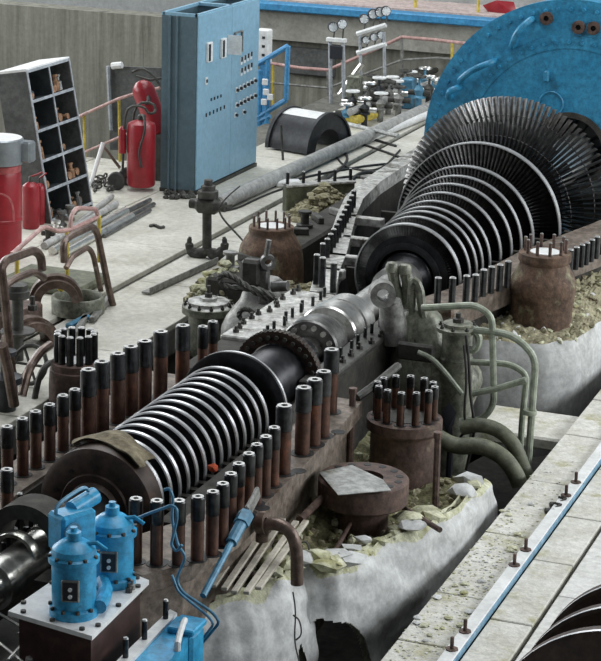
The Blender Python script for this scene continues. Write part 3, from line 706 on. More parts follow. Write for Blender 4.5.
# slatted wooden grate and bent pipe beside the near casing
t = thing('slatted_grate', 'weathered wooden slats lying in the trench beside the near casing', 'grate', (1.1, .4, .35))
for k, (q0, q1) in enumerate((((213,588),(259,518)),((224,592),(271,520)),((234,594),(283,518)),((246,596),(296,522)),((258,590),(306,520)))):
    a, c_ = fz(*q0, .44), fz(*q1, .46); d = (c_-a); L = d.length; M = Matrix.Rotation(math.atan2(-d.x, d.y), 3, 'Z')
    b = MB(); b.box((a+c_)/2+Vector((0,0,.01*(k%2))), (.045, L, .025), M, b=.004); b.part('slat', ['wood_slat'], t)
for f in (.2, .8):
    a = fz(213,588,.41).lerp(fz(259,518,.41), f); c_ = fz(258,590,.41).lerp(fz(306,520,.41), f); b = MB(); b.tube([a, c_], .018, 6); b.part('crossbar', ['valve_dark_rust'], t)
b = MB(); P_ = [fy(*q, .30) for q in ((262,534),(266,524),(280,524),(292,533),(297,550),(297,584))]
b.tube([P_[0]+Vector((0,-.0,-.05))]+P_, .045, 12, smooth=2); b.lathe([(.042,-.03),(.075,-.03),(.075,.03),(.042,.03)], 16, axm(P_[1]+Vector((-.03,0,0)), P_[2]), closed=True)
b.solo('bent_pipe', ['brown_pipe'], 'short rusty elbow pipe curving down over the wooden slats', 'pipe')
for q0, q1, z0, z1, r, lab in (((404,508),(440,530),.30,.32,.022,'rusty rod lying right of the brown pipe flange'), ((330,560),(352,520),.22,.24,.018,'thin rusty rod lying below the brown pipe flange'), ((300,520),(322,498),.40,.42,.03,'short rusty pipe lying between slats and pipe flange')):
    b = MB(); b.cyl(fz(*q0,z0), fz(*q1,z1), r, n=10); b.solo('rod', ['valve_dark_rust'], lab, 'rod')
# hanging wire loops near the slats
b = MB(); b.tube([fy(*q, .8) for q in ((296,545),(308,540),(310,560),(300,580),(293,590))], .007, 6, smooth=2); b.solo('wire', ['rope_steel'], 'thin loose wire loop hanging by the rusty elbow pipe', 'wire')
b = MB(); b.tube([fy(*q, .15) for q in ((293,592),(296,612),(294,640),(299,661))], .006, 6, smooth=2); b.tube([fy(*q, .14) for q in ((293,615),(300,620),(302,635),(296,640))], .006, 6, smooth=2); b.solo('wire', ['rope_steel'], 'thin wire dangling over the white plaster shell', 'wire')

# ================================================================== GREEN BEARING STAND, RIGHT OF THE COUPLING
YB = 5.0
t = thing('bearing_stand', 'grey-green cast bearing stand with lugs and control cylinder right of the shaft coupling', 'machine', (1.05, YB, -.4))
def pxz(q, y): return fy(q[0], q[1], y)
b = MB()
def loft(b, rings, mi=0):
    o = len(b.v); n = len(rings[0])
    for r in rings: b.v += [Vector(p) for p in r]
    for i in range(len(rings)-1):
        for j in range(n): b.f.append((o+i*n+j, o+i*n+(j+1)%n, o+(i+1)*n+(j+1)%n, o+(i+1)*n+j)); b.m.append(mi)
    b.f.append(tuple(o+j for j in range(n))[::-1]); b.m.append(mi); b.f.append(tuple(o+(len(rings)-1)*n+j for j in range(n))); b.m.append(mi)
def ell(c, rx, ry, n=20, p=3.0):
    out = []
    for j in range(n):
        a = 2*PI*j/n; ca, sa = math.cos(a), math.sin(a)
        out.append((c[0]+rx*math.copysign(abs(ca)**(2/p), ca), c[1]+ry*math.copysign(abs(sa)**(2/p), sa), c[2]))
    return out
c0 = fy(415, 372, YB)
loft(b, [ell((.92,YB+.1,-.5),.34,.36), ell((.92,YB+.1,.10),.36,.36), ell((.95,YB+.1,.36),.42,.36), ell((.95,YB+.1,.46),.40,.34), ell((.90,YB+.1,.60),.34,.28), ell((.82,YB+.1,.76),.22,.22), ell((.80,YB+.1,.95),.17,.15), ell((.80,YB+.1,1.02),.10,.10)])
b.part('housing', ['grey_green'], t)
for x0, y0 in ((.66,YB-.10),(.82,YB-.18),(1.0,YB-.20)):
    rb_ = MB(); M = Matrix.Translation((x0, y0, .38)) @ Matrix.Rotation(PI/2, 4, 'X') @ Matrix.Rotation(.5, 4, 'Y'); rb_.prism([(0,0),(.20,0),(.16,.12),(.05,.38),(0,.44)], -.02, .02, M); rb_.part('rib', ['grey_green'], t)
e = fy(384, 292, YB-.15)
b = MB(); Me = axm(e+Vector((-.03,.02,0)), e+Vector((.06,-.20,.02))); b.lathe([(.055,0),(.115,0),(.115,.22),(.055,.22)], 24, Me, 0, closed=True); b.tube([e+Vector((.06,0,-.08)), e+Vector((.10,.08,-.45))], [.10,.14], 12); b.part('eye_lug', ['grey_metal'], t)
for q, y in (((392,268),YB+.05),((405,270),YB+.08)):
    a = fy(*q, y); b = MB(); b.tube([a, a+Vector((.02,.02,-.12)), a+Vector((.05,.05,-.34))], [.055,.05,.08], 10); b.lathe([(0,.06),(.045,.05),(.062,.02),(.062,-.03),(.04,-.05)], 12, Matrix.Translation(a)); b.part('rocker_lug', ['grey_green'], t)
b = MB(); b.tube([fy(*q, YB) for q in ((412,318),(411,296),(414,278),(420,290),(421,305),(425,322))], [.03,.04,.045,.045,.04,.04], 8, smooth=2); b.part('horn', ['grey_green'], t)
cc = fy(458, 325, YB-.12); ct = cc.z
b = MB(); Mc = Matrix.Translation((cc.x, cc.y, 0))
b.lathe([(0,-.5),(.15,-.5),(.15,ct-.30),(.135,ct-.28),(.135,ct-.06),(.19,ct-.05),(.19,ct-.02),(.13,ct-.01),(.13,ct+.02),(0,ct+.03)], 28, Mc); b.part('control_cylinder', ['grey_green'], t)
b = MB(); b.lathe([(.05,ct+.02),(.05,ct+.06),(.025,ct+.07),(.025,ct+.11),(0,ct+.115)], 8, Mc); b.part('spindle_nut', ['dark_metal'], t)
for k in range(8):
    a = 2*PI*k/8; inst('nut', sn, t, (cc.x+.16*math.cos(a), cc.y+.16*math.sin(a), ct-.02), scale=(.6,.6,.6))
b = MB(); b.tube([fy(*q, YB-.35) for q in ((418,352),(432,358),(445,372),(455,385),(462,394))], .024, 8, smooth=2); b.part('drain_pipe', ['green_pipe'], t)
b = MB(); b.tube([fy(*q, YB-.2) for q in ((474,330),(480,338),(476,350),(468,350))], .034, 8, smooth=2); b.part('elbow', ['green_pipe'], t)
b = MB(); pb = fy(416, 352, YB-.32); b.box(pb, (.34,.06,.16), b=.02); b.part('cover_plate', ['dark_metal'], t)

# green tube railing beside it
t = thing('tube_railing', 'bent grey-green tube railing in front of the white plastered wall', 'railing', tuple(fy(527,476,4.6)))
def fil(P_, rad):
    out = [P_[0]]
    for i in range(1, len(P_)-1):
        a_, c_, e_ = P_[i-1], P_[i], P_[i+1]; d1, d2 = (a_-c_), (e_-c_); k = min(rad, d1.length*.45, d2.length*.45)
        p0, p2 = c_+d1.normalized()*k, c_+d2.normalized()*k
        for f in (0,.25,.5,.75,1): out.append(p0*(1-f)**2+c_*2*f*(1-f)+p2*f*f)
    return out+[P_[-1]]
def rail(pts, y, r=.035, sm_=2, m='green_pipe', n=10, rad=0):
    P_ = [fy(*q, y) for q in pts]; b = MB(); b.tube(fil(P_, rad) if rad else P_, r, n, smooth=0 if rad else sm_); return b
rail([(422,308),(476,305),(492,316),(494,405),(482,420),(460,421)], 4.62, .030, rad=.16).part('hoop', ['green_pipe'], t)
rail([(474,330),(512,334),(536,356),(532,410),(527,480)], 4.62, .032, rad=.22).part('hoop', ['green_pipe'], t)
rail([(470,362),(510,364),(527,374),(522,420),(519,474)], 4.70, .028, rad=.12).part('post', ['green_pipe'], t)
rail([(470,394),(500,388),(526,380)], 4.60, .030, 0).part('rail', ['green_pipe'], t)
a = fy(530, 412, 4.62); MB().lathe([(0,-.02),(.06,-.02),(.06,.02),(0,.02)], 14, Matrix.Translation(a)).part('clamp', ['green_pipe'], t)
# drooping hoses and dark cable
for q, y, r, lab in (([(436,436),(455,447),(480,445),(502,455),(515,472),(520,485)], 4.05, .085, 'thick grey-green hose drooping nearest to the floor edge'), ([(462,428),(480,424),(500,430),(515,445),(524,470),(530,484)], 4.30, .075, 'thick grey-green hose drooping behind the nearer hose')):
    rail(q, y, r*.85, 2, n=14).solo('hose', ['hose_green'], lab, 'hose', 'drooping hoses')
rail([(466,335),(469,360),(470,395),(475,425),(472,445),(466,470)], 4.35, .013).solo('cable', ['black_rubber'], 'black cable hanging down the front of the green cylinder', 'cable')
rail([(464,345),(467,380),(464,410),(466,430),(458,440)], 4.33, .011).solo('cable', ['black_rubber'], 'thin second black cable beside the green cylinder', 'cable')
p = fy(448, 418, 4.25); b = MB(); b.rock(p, .10, sq=(.7,.6,1.3), seed=4); b.tube([p, p+Vector((.02,.05,-.3)), p+Vector((.02,.05,-.75))], .03, 8); b.solo('junction_box', ['nameplate'], 'small dark blue motor box below the green cylinder', 'motor')
MATS['nameplate'].node_tree.nodes['Principled BSDF'].inputs['Base Color'].default_value = (.012,.014,.02,1)
# slab bridging the pit at the right
b = MB(); b.box((1.72, 5.55, -.12), (.85, .75, .12), b=.02); b.solo('pit_cover_slab', ['floor_grit'], 'grey cover slab bridging the pit in front of the white plastered wall', 'slab')

# ================================================================== MACHINERY LEFT OF THE COUPLING
t = thing('steam_chest', 'grey cast steam chest with upright lever left of the shaft coupling', 'machine', (-1.15, 6.0, 0))
p = fz(262, 330, .3); b = MB(); YM = p.y
loft(b, [ell((p.x,YM,-.3),.36,.42), ell((p.x,YM,.36),.36,.42), ell((p.x,YM,.46),.32,.36), ell((p.x-.02,YM+.1,.60),.22,.24), ell((p.x-.02,YM+.1,.75),.18,.18), ell((p.x-.02,YM+.1,.80),.13,.13)]); b.part('housing', ['grey_metal'], t)
a = fy(264, 292, YM-.1); b = MB(); b.box(a+Vector((0,0,.05)), (.10,.08,.36), b=.02); b.part('lever', ['mid_steel'], t)
a = fy(268, 262, YM-.1); b = MB(); b.lathe([(.035,-.04),(.075,-.04),(.075,.04),(.035,.04)], 18, Matrix.Translation(a) @ Matrix.Rotation(PI/2,4,'X') @ Matrix.Rotation(.5,4,'Y'), closed=True); b.part('lever_eye', ['mid_steel'], t)
a = fy(269, 240, YM-.1); b = MB(); b.tube([a, fy(266, 258, YM-.1)], .028, 8); b.part('spindle', ['mid_steel'], t)
a = fy(252, 272, YM-.1); b = MB(); b.box(a, (.20,.14,.26), b=.03); b.part('bracket', ['dark_metal'], t)
a = fy(280, 288, YM-.15); b = MB(); b.cyl(a+Vector((-.08,0,0)), a+Vector((.08,0,.03)), .05); b.part('pivot', ['mid_steel'], t)
# twisted steel slings
def rope(pts, y, r=.022, lab='', closed=False):
    P_ = [fy(*q, y) for q in pts]; b = MB(); base = MB(); base.tube(P_, r*.5, 4, smooth=3)
    C = [sum(base.v[i*4:i*4+4], Vector())/4 for i in range(len(base.v)//4)]
    # dense resample then two strands wound around the centre line
    D = []
    for i in range(len(C)-1):
        m_ = max(1, int((C[i+1]-C[i]).length/.02))
        D += [C[i].lerp(C[i+1], k/m_) for k in range(m_)]
    D.append(C[-1])
    for ph in (0, PI*2/3, PI*4/3):
        Q = []
        for i, c in enumerate(D):
            tn = (D[min(i+1,len(D)-1)]-D[max(i-1,0)]).normalized(); u = tn.orthogonal().normalized(); v = tn.cross(u); aa = i*.55+ph
            Q.append(c+(u*math.cos(aa)+v*math.sin(aa))*r*.5)
        b.tube(Q, r*.62, 6)
    return b.solo('wire_sling', ['rope_steel'], lab, 'sling')
rope([(300,316),(285,304),(262,290),(244,288),(226,288),(218,279),(224,273),(236,278),(248,288),(266,297),(286,309),(299,318)], YM-.45, .03, 'twisted steel sling with long eye loop across the grey steam chest')
rope([(276,330),(262,326),(248,323),(238,317),(241,309),(250,309),(258,320),(266,332)], YM-.5, .024, 'smaller twisted steel sling eye below the steam chest')
# round capped chest
p = fz(208, 330, .05); t = thing('capped_chest', 'round flanged chest with bolted cover left of the steam chest', 'valve', (p.x, p.y, 0)); Mz = Matrix.Translation((p.x,p.y,0))
MB().lathe([(.20,-.2),(.20,.22),(.27,.24),(.27,.31),(.25,.315)], 32, Mz).part('body', ['grey_green'], t)
MB().lathe([(.25,.315),(.21,.33),(.21,.36),(.09,.37),(.09,.40),(0,.40)], 32, Mz).part('cover', ['flange_pale'], t)
MB().lathe([(.04,.40),(.04,.44),(.02,.45),(.02,.52),(0,.52)], 8, Mz).part('spindle', ['dark_metal'], t)
for k in range(12):
    a = 2*PI*k/12; inst('nut', sn, t, (p.x+.235*math.cos(a), p.y+.235*math.sin(a), .315), scale=(.7,.7,.8))
# small rusty clutter around the coupling, left
rd = random.Random(31)
for q, z, lab in (((232,345),.5,'rusty pipe elbow left of the near rotor end'), ((310,345),.75,'steel bar lying on the pedestal beside the coupling')):
    a = fz(*q, z); b = MB(); b.tube([a+Vector((-.1,-.15,-.1)), a, a+Vector((.12,.1,.02)), a+Vector((.2,.3,-.05))], .04, 8, smooth=2); b.solo('pipe_piece', ['dark_metal'], lab, 'pipe')
# long dark lever right of coupling
b = MB(); b.tube([fz(*q, z) for q, z in (((357,398),.80),((375,385),.86),((398,366),.90))], .035, 8); b.solo('drift_bar', ['dark_metal'], 'dark steel bar leaning between coupling and green bearing stand', 'bar')

# ================================================================== DOUBLE HOOK
p = fz(207, 258, 0); t = thing('crane_hook', 'dark double-pronged crane hook with crosshead and nut, beside the bulbous valve', 'hook', (p.x, p.y, 0))
H = lambda q: fy(q[0], q[1], p.y)
b = MB(); b.tube([H((207,212)), H((207,252))], .055, 12); b.part('shank', ['dark_metal'], t)
for s_ in (-1, 1):
    b = MB(); b.tube([H((207,250)), H((207+s_*9,256)), H((207+s_*17,250)), H((207+s_*18,243)), H((207+s_*17,237))], [.06,.075,.065,.05,.03,.02], 10, smooth=2); b.part('prong', ['dark_metal'], t)
a = H((208,205)); b = MB(); b.box(a, (.30,.20,.19), b=.05); b.part('crosshead', ['dark_metal'], t)
for s_ in (-1, 1): b = MB(); b.cyl(a+Vector((s_*.14,0,0)), a+Vector((s_*.22,0,0)), .06); b.part('trunnion', ['dark_metal'], t)
b = MB(); b.lathe([(.12,0),(.12,.08),(.085,.09),(.085,.14),(.05,.15),(.05,.21),(0,.215)], 12, Matrix.Translation(a+Vector((0,0,.09)))); b.part('nut', ['dark_metal'], t)
b = MB(); b.tube([fy(*q, p.y-.1) for q in ((232,205),(218,208),(222,218),(235,232),(246,244))], .012, 6, smooth=2); b.tube([fy(*q, p.y-.1) for q in ((218,208),(228,196),(240,186))], .010, 6, smooth=1)
b.solo('wire', ['rope_steel'], 'wire looped from the double hook to the bulbous valve', 'wire')

# ================================================================== FRONT BEARING PEDESTAL AND BLUE FILTER SET
t = thing('bearing_pedestal', 'dark front bearing pedestal around the bright shaft end, lower left', 'pedestal', (0, -1.5, -1.0))
b = MB(); b.box((-.50,-1.75,.1), (.42,1.5,1.1), b=.03); b.part('side_block', ['casing_dark'], t)
b = MB(); b.box((.48,-2.2,.0), (.40,1.6,.9), b=.03); b.part('side_block', ['casing_dark'], t)
b = MB(); b.box((0,-1.9,-.2), (.6,1.6,.5)); b.part('sump', ['casing_dark'], t)
b = MB(); b.lathe([(.137,-1.12),(.16,-1.12),(.165,-1.10),(.165,-1.04),(.137,-1.04)], 32, ymat(0), 0, closed=True); b.part('oil_ring', ['journal_steel'], t)
b = MB(); b.lathe([(.20,-.95),(.30,-.95),(.30,-.72),(.20,-.72)], 24, ymat(0), 0, PI, 2*PI, closed=True); b.part('bearing_cap', ['casing_dark'], t)
rd = random.Random(8)
for k in range(9):
    a = fz(4+k*4.5, 540-6*(k%4)-k*2, .75); inst('stud', sm, t, (a.x, a.y, .64))
for q, z in (((8,505),.8),((20,498),.8),((14,516),.8)): a = fz(*q, z); inst('stud', stud_mesh(.022,.2,'dark'), t, (a.x, a.y, .64))
ft = thing('filter_unit', 'bright blue duplex oil filter set on a pale plate, lower left corner', 'filter', tuple(fz(80,600,.62)))
ZP = .78
cs = [fz(*q, ZP) for q in ((8,611),(88,556),(149,580),(92,636))]
b = MB(); b.prism([(v.x, v.y) for v in cs], ZP-.03, ZP); b.part('base_plate', ['off_white'], ft)
cm = sum(cs, Vector())/4
b = MB(); b.prism([((v.x-cm.x)*.86+cm.x, (v.y-cm.y)*.86+cm.y) for v in cs], ZP-.55, ZP-.03); b.part('cabinet_box', ['brown_box'], ft)
for i in range(4):
    for f in (.12,.5,.88):
        v = cs[i].lerp(cs[(i+1)%4], f); v = v.lerp(cm, .08); MB().lathe([(0,ZP),(.018,ZP),(.018,ZP+.015),(0,ZP+.018)], 8, Matrix.Translation((v.x,v.y,0))).part('bolt', ['dark_metal'], ft)
def pot(q, h):
    c = fz(*q, ZP); Mz = Matrix.Translation((c.x, c.y, ZP))
    b = MB(); b.lathe([(.0,0),(.15,0),(.15,.05),(.13,.06),(.135,.10),(.135,h-.06)], 28, Mz); o = b.part('filter_pot', ['pump_blue'], ft)
    b = MB(); b.lathe([(.135,h-.06),(.155,h-.055),(.155,h-.02),(.14,h-.01),(.13,h+.03),(.08,h+.07),(.04,h+.08),(.035,h+.085)], 28, Mz); b.part('lid', ['pump_blue'], o)
    b = MB(); b.lathe([(.045,h+.08),(.045,h+.13),(.022,h+.135),(.022,h+.16),(0,h+.16)], 12, Mz); b.part('top_nut', ['pump_blue'], o)
    for k in range(10):
        a = 2*PI*k/10; inst('clamp_bolt', nutv, o, (c.x+.145*math.cos(a), c.y+.145*math.sin(a), ZP+h-.02))
        inst('foot_bolt', nutv, o, (c.x+.145*math.cos(a+.3), c.y+.145*math.sin(a+.3), ZP+.05))
    d = Vector((.30,-.95,0)).normalized(); s_ = Vector((-d.y, d.x, 0)); M = Matrix((s_, -d, Vector((0,0,1)))).transposed()
    pl = c+d*.135+Vector((0,0,h*.50)); b = MB(); b.box(pl, (.11,.02,.14), M, b=.006); pn = b.part('name_plate', ['grey_metal'], o)
    b = MB(); b.box(pl+d*.011, (.085,.006,.115), M); b.part('plate_face', ['nameplate'], o)
    for z in (-.03,.015): b = MB(); b.cyl(pl+d*.012+Vector((0,0,z)), pl+d*.022+Vector((0,0,z)), .013, n=10); b.part('dial', ['glass_dial'], o)
    b = MB(); hp_ = Mz @ Vector((0,0,h+.05)); b.tube([hp_+Vector((.03,0,0)), hp_+Vector((.14,.03,.02)), hp_+Vector((.20,.04,-.02))], .014, 8); b.part('vent_pipe', ['pump_blue'], o)
    return c
nutv = MB().lathe([(0,0),(.014,0),(.014,.018),(0,.02)], 6).mesh('clamp_bolt', ['dark_metal'])
c1 = pot((74,613), .40); c2 = pot((112,582), .38)
# valve block between and behind pots
bm_ = fz(70, 560, ZP); b = MB(); d = (fz(92,520,1.2)-fz(56,530,1.2)).normalized()
ang = math.atan2(d.y, d.x); M = Matrix.Rotation(ang, 3, 'Z'); pc = fz(72, 521, 1.27)
b.box((pc.x, pc.y, 1.22), (.26,.17,.25), M, b=.02); o = b.part('valve_block', ['pump_blue'], ft)
b = MB(); b.box((pc.x, pc.y, .96), (.12,.12,.38), M, b=.02); b.part('column', ['pump_blue'], ft)
e0 = Vector((pc.x, pc.y, 1.33))+M @ Vector((.02,.03,0)); b = MB(); b.cyl(e0, e0+M @ Vector((.20,.03,.04)), .055, n=16); b.part('spool_cap', ['pump_blue'], o)
f0 = fz(55,529,1.24); nrm = (CAM-f0); nrm.z = 0; 
q0 = Vector((pc.x,pc.y,1.22))+M @ Vector((-.06,-.085,.02)); b = MB(); b.cyl(q0, q0+M @ Vector((0,-.012,0)), .06, n=18); b.part('round_cover', ['tube_blue'], o)
b = MB(); b.tube([Vector((pc.x,pc.y,1.34))+M @ Vector(v) for v in ((-.12,0,0),(-.12,.0,.06),(.02,.02,.10),(.12,.03,.12),(.15,.03,.08))], .012, 6, smooth=2); b.part('cover_handle', ['tube_blue'], o)
b = MB(); b.tube([c1+Vector((.16,.02,.06)), (c1+c2)/2+Vector((.1,-.02,.06)), c2+Vector((.0,-.14,.06))], .045, 10, smooth=1); b.part('manifold', ['pump_blue'], ft)
rd = random.Random(17)
for k in range(9):
    a = fz(88+rd.uniform(0,50), 604-rd.uniform(0,28), ZP); MB().lathe([(0,0),(.022,0),(.022,.03),(.012,.035),(.012,.06),(0,.06)], 8, Matrix.Translation((a.x,a.y,ZP))).part('fitting', [rd.choice(('grey_metal','dark_metal'))], ft)
lk = thing('control_linkage', 'thin bright control rods with ball joints in the dark lower left corner', 'linkage', tuple(fz(30,640,.3)))
for q0, q1 in (((-4,612),(44,640)),((-4,640),(30,668)),((18,634),(42,622)),((44,640),(60,668)),((8,660),(26,640))):
    MB().tube([fz(*q0,.46), fz(*q1,.44)], .010, 6).part('rod', ['bright_steel'], lk)
for q in ((44,640),(42,622),(26,640),(30,660)): MB().lathe([(0,-.03),(.025,-.02),(.03,0),(.025,.02),(0,.03)], 10, Matrix.Translation(fz(*q,.46))).part('ball_joint', ['bright_steel'], lk)
MB().box(fz(30,655,.30), (.8,.9,.06), b=.01).part('bracket_plate', ['casing_dark'], lk)
# blue tray in front
bt = thing('blue_tray', 'blue steel tray with pale top edge and small studs at the bottom edge', 'tray', tuple(fz(160,640,.35)))
q_ = [fz(*q, .55) for q in ((108,672),(170,612),(196,626),(140,700))]
b = MB(); b.prism([(v.x,v.y) for v in q_], .30, .55); b.part('body', ['pump_blue'], bt)
b = MB(); b.prism([(v.x,v.y) for v in [q_[0], q_[1], q_[1].lerp(q_[2],.28), q_[0].lerp(q_[3],.28)]], .55, .57); b.part('top_edge', ['off_white'], bt)
for f in (.2,.5,.85): v = q_[0].lerp(q_[1], f); inst('stud', stud_mesh(.018,.13,'dark'), bt, (v.x+.03, v.y-.0, .57))
b = MB(); b.tube([q_[2]+Vector((-.06,-.04,.0)), q_[2]+Vector((-.06,-.04,.06)), q_[2].lerp(q_[3],.35)+Vector((0,0,.06)), q_[2].lerp(q_[3],.35)], .02, 8, smooth=1); b.part('handle', ['off_white'], bt)
b = MB(); a = fz(184,628,.55); b.box(a+Vector((.02,0,-.35)), (.16,.2,.7), b=.02); b.box(a+Vector((.02,0,.02)), (.18,.22,.04), b=.008); b.solo('blue_post_box', ['pump_blue'], 'blue pedestal box with a flat cap beside the blue tray', 'box')
# blue impulse tubes
def btube(pts, y, r, lab, m='tube_blue', sm_=1):
    rail(pts, y, r, sm_, m, 8, rad=.04).solo('impulse_tube', [m], lab, 'tube')
btube([(122,524),(150,513),(172,505),(177,509),(177,520),(171,545),(176,552),(182,545)], -1.0, .010, 'thin blue tube rising from the filter pots towards the studs')
btube([(164,490),(169,488),(173,496),(172,520),(178,546),(186,556),(176,580),(182,592),(212,612),(220,622),(205,640),(190,655)], -.95, .010, 'thin blue tube running zigzag down over the white plaster shell')
btube([(172,575),(178,592),(208,616),(214,624),(196,648),(186,652)], -.98, .009, 'second thin blue tube beside the zigzag one')
a, c_ = fz(203, 596, .62), fz(258, 492, 1.02)
lv = thing('blue_lever_valve', 'blue lever valve with flat grey handle slanting past the near studs', 'valve', tuple(a)); d = (c_-a)
MB().tube([a, a+d*.55], .022, 10).part('stem', ['tube_blue'], lv)
b = MB(); b.tube([a+d*.50, a+d*.72], .040, 10); b.part('sleeve', ['tube_blue'], lv)
b = MB(); b.tube([a+d*.68, a+d*.78], .055, 6); b.part('gland_nut', ['tube_blue'], lv)
Mh = d.normalized().to_track_quat('Z','X').to_matrix(); b = MB(); b.box(a+d*.90, (.10,.03,d.length*.22), Mh, b=.012); b.part('handle', ['grey_metal'], lv)
b = MB(); b.rock(fz(214, 468, .86), .05, sq=(1,.8,.7), seed=2); b.solo('cloth', ['orange_rag'], 'small orange rag tucked between rotor and right studs', 'cloth')

# ================================================================== FLOOR BEAM, RIGHT DECK
fb = thing('floor_beam', 'long pale steel strip with a blue edge bolted along the right floor', 'beam', (2.57, 5, 0))
b = MB(); b.box((2.565, 6, .015), (.10, 22, .05), b=.006); b.part('strip', ['off_white'], fb)
b = MB(); b.box((2.6195, 6, .012), (.008, 22, .045)); b.part('edge', ['edge_blue'], fb)
bs = MB().lathe([(0,0),(.045,0),(.045,.008),(.014,.01),(.014,.09),(0,.095)], 8).mesh('bolt', ['valve_dark_rust'])
for px, py in ((455,650),(467,632),(519,566),(532,551),(575,497),(586,484)):
    a = fz(px, py, .04); inst('bolt', bs, fb, (2.56, a.y, .04))
# scattered insulation crumbs on the right slabs
rub = MB(); rd = random.Random(44)
for k in range(900):
    x = rd.uniform(2.15, 2.52); y = rd.gauss(1.2, 1.3)
    if y > 4.5 or y < -1.5: continue
    r_ = rd.uniform(.003,.011) if rd.random() < .95 else rd.uniform(.012,.035)
    rub.rock((x, y, r_*.4), r_, rd.choice((0,0,1)), sq=(1.3,1.3,.4), seed=k+3000)
o = rub.solo('floor_debris', ['plaster_broken','plaster'], 'yellowish insulation crumbs scattered on the right floor slabs', 'debris', sharp=0); o['kind'] = 'stuff'
for q, lab in (((555,505),'small dark clamp lying on the slabs left of the blue-edged strip'), ((550,511),'thin steel pin lying beside the small dark clamp')):
    a = fz(*q, .02); b = MB()
    if 'clamp' in lab: b.box(a, (.09,.06,.04), Matrix.Rotation(.4,3,'Z'), b=.01); b.tube([a+Vector((.02,.04,.0)), a+Vector((.06,.10,.03)), a+Vector((.0,.13,.02))], .014, 6)
    else: b.tube([a+Vector((-.03,-.16,0)), a+Vector((.02,.04,0))], .010, 6)
    b.solo('loose_part', ['dark_metal'], lab, 'metal part')
rail([(560,452),(580,456),(596,452),(615,448)], 4.9, .012, 2).solo('cable', ['black_rubber'], 'thin dark cable lying across the slabs at the right edge', 'cable')

# ================================================================== SPARE ROTOR DISCS, LOWER RIGHT CORNER
sr = thing('turbine_rotor', 'spare rotor with wide dark discs cut off by the lower right corner', 'rotor', (4.1, -1.6, 0))
sc_ = fz(652, 690, .72)
for k, (dy, r) in enumerate(((0,.68),(-.43,.70),(-.86,.73))):
    b = MB(); y = sc_.y+dy; Mx = ymat(0, sc_.x, .72)
    b.lathe([(.2,y-.07),(r*.8,y-.05),(r-.03,y-.05),(r-.02,y-.05)], 72, Mx, 0); b.lathe([(r-.02,y-.05),(r,y-.045)], 72, Mx, 0); b.lathe([(r,y-.045),(r,y-.02)], 72, Mx, 1); b.lathe([(r,y-.02),(r,y+.03),(r-.02,y+.035)], 72, Mx, 0); b.lathe([(r-.02,y+.035),(.2,y+.07)], 72, Mx, 0)
    b.part('disc', ['disc_brown','rim_steel'], sr)
b = MB(); b.lathe([(0,sc_.y-1.6),(.22,sc_.y-1.6),(.22,sc_.y+.2),(.14,sc_.y+.25),(.14,sc_.y+.45),(0,sc_.y+.45)], 32, ymat(0, sc_.x, .72)); b.part('shaft', ['mid_steel'], sr)
b = MB(); b.box((sc_.x, sc_.y+.35, .29), (.4,.12,.58), b=.02); b.part('stand', ['dark_metal'], sr)

# ================================================================== LEFT DECK: PIPE FRAMES, DRUM, RACK, EXTINGUISHERS
def xrail(pts, x, r, sm_=1, n=10):
    P_ = [fx(*q, x) for q in pts]; b = MB(); b.tube(fil(P_, .12) if sm_ else P_, r, n); return b
a = fz(113, 305, 0)
xrail([(113,305),(109,290),(97,232),(92,226),(70,236),(63,243),(64,262)], a.x, .037).solo('pipe_hoop', ['brown_pipe'], 'tall brown pipe hoop standing on the left floor', 'pipe frame')
a = fz(101, 291, 0)
xrail([(101,291),(93,254),(88,247),(72,257),(66,268)], a.x, .030).solo('pipe_hoop', ['brown_pipe'], 'smaller brown pipe hoop behind the tall hoop', 'pipe frame')
a = fz(14, 396, 0)
xrail([(14,396),(4,290),(1,268),(6,260),(34,250),(41,256),(42,270)], a.x, .042).solo('pipe_hoop', ['brown_pipe'], 'grey pipe hoop at the left picture edge', 'pipe frame')
xrail([(-2,292),(12,280),(34,271),(44,278)], a.x-.15, .036).solo('pipe_hoop', ['brown_pipe'], 'short bent grey pipe under the left edge hoop', 'pipe frame')
# pink handrail with yellow posts around a round opening
rl = thing('handrail', 'faded pink handrail on yellow posts around the round floor opening', 'railing', tuple(fz(68,318,0)))
xr = -3.75
xrail([(12,254),(44,226),(58,232),(72,229),(98,217),(96,209),(76,208),(71,216),(70,232)], xr, .024, 1, 8).part('top_rail', ['pink_paint'], rl)
for q0, q1 in (((67,232),(67,312)),((17,250),(17,330)),((99,216),(99,262)),((55,283),(80,312))): xrail([q0,q1], xr, .024, 0, 8).part('post', ['yellow_paint'], rl)
a = fz(78, 312, 0); b = MB(); b.lathe([(.24,0),(.28,0),(.28,.16),(.27,.18),(.25,.18),(.24,.16)], 32, Matrix.Translation((a.x,a.y,0)), closed=True); b.lathe([(0,.02),(.24,.02)], 32, Matrix.Translation((a.x,a.y,0)), 1)
b.solo('steel_ring', ['grey_green','hole_black'], 'round dark green steel ring standing over the floor opening', 'ring')
b = MB(); a = fz(70, 295, 0); b.box((a.x-.35, a.y+.3, .05), (1.0, .8, .10), b=.03); b.solo('machine_base', ['hose_green'], 'low dark green machine base under the handrail', 'base')
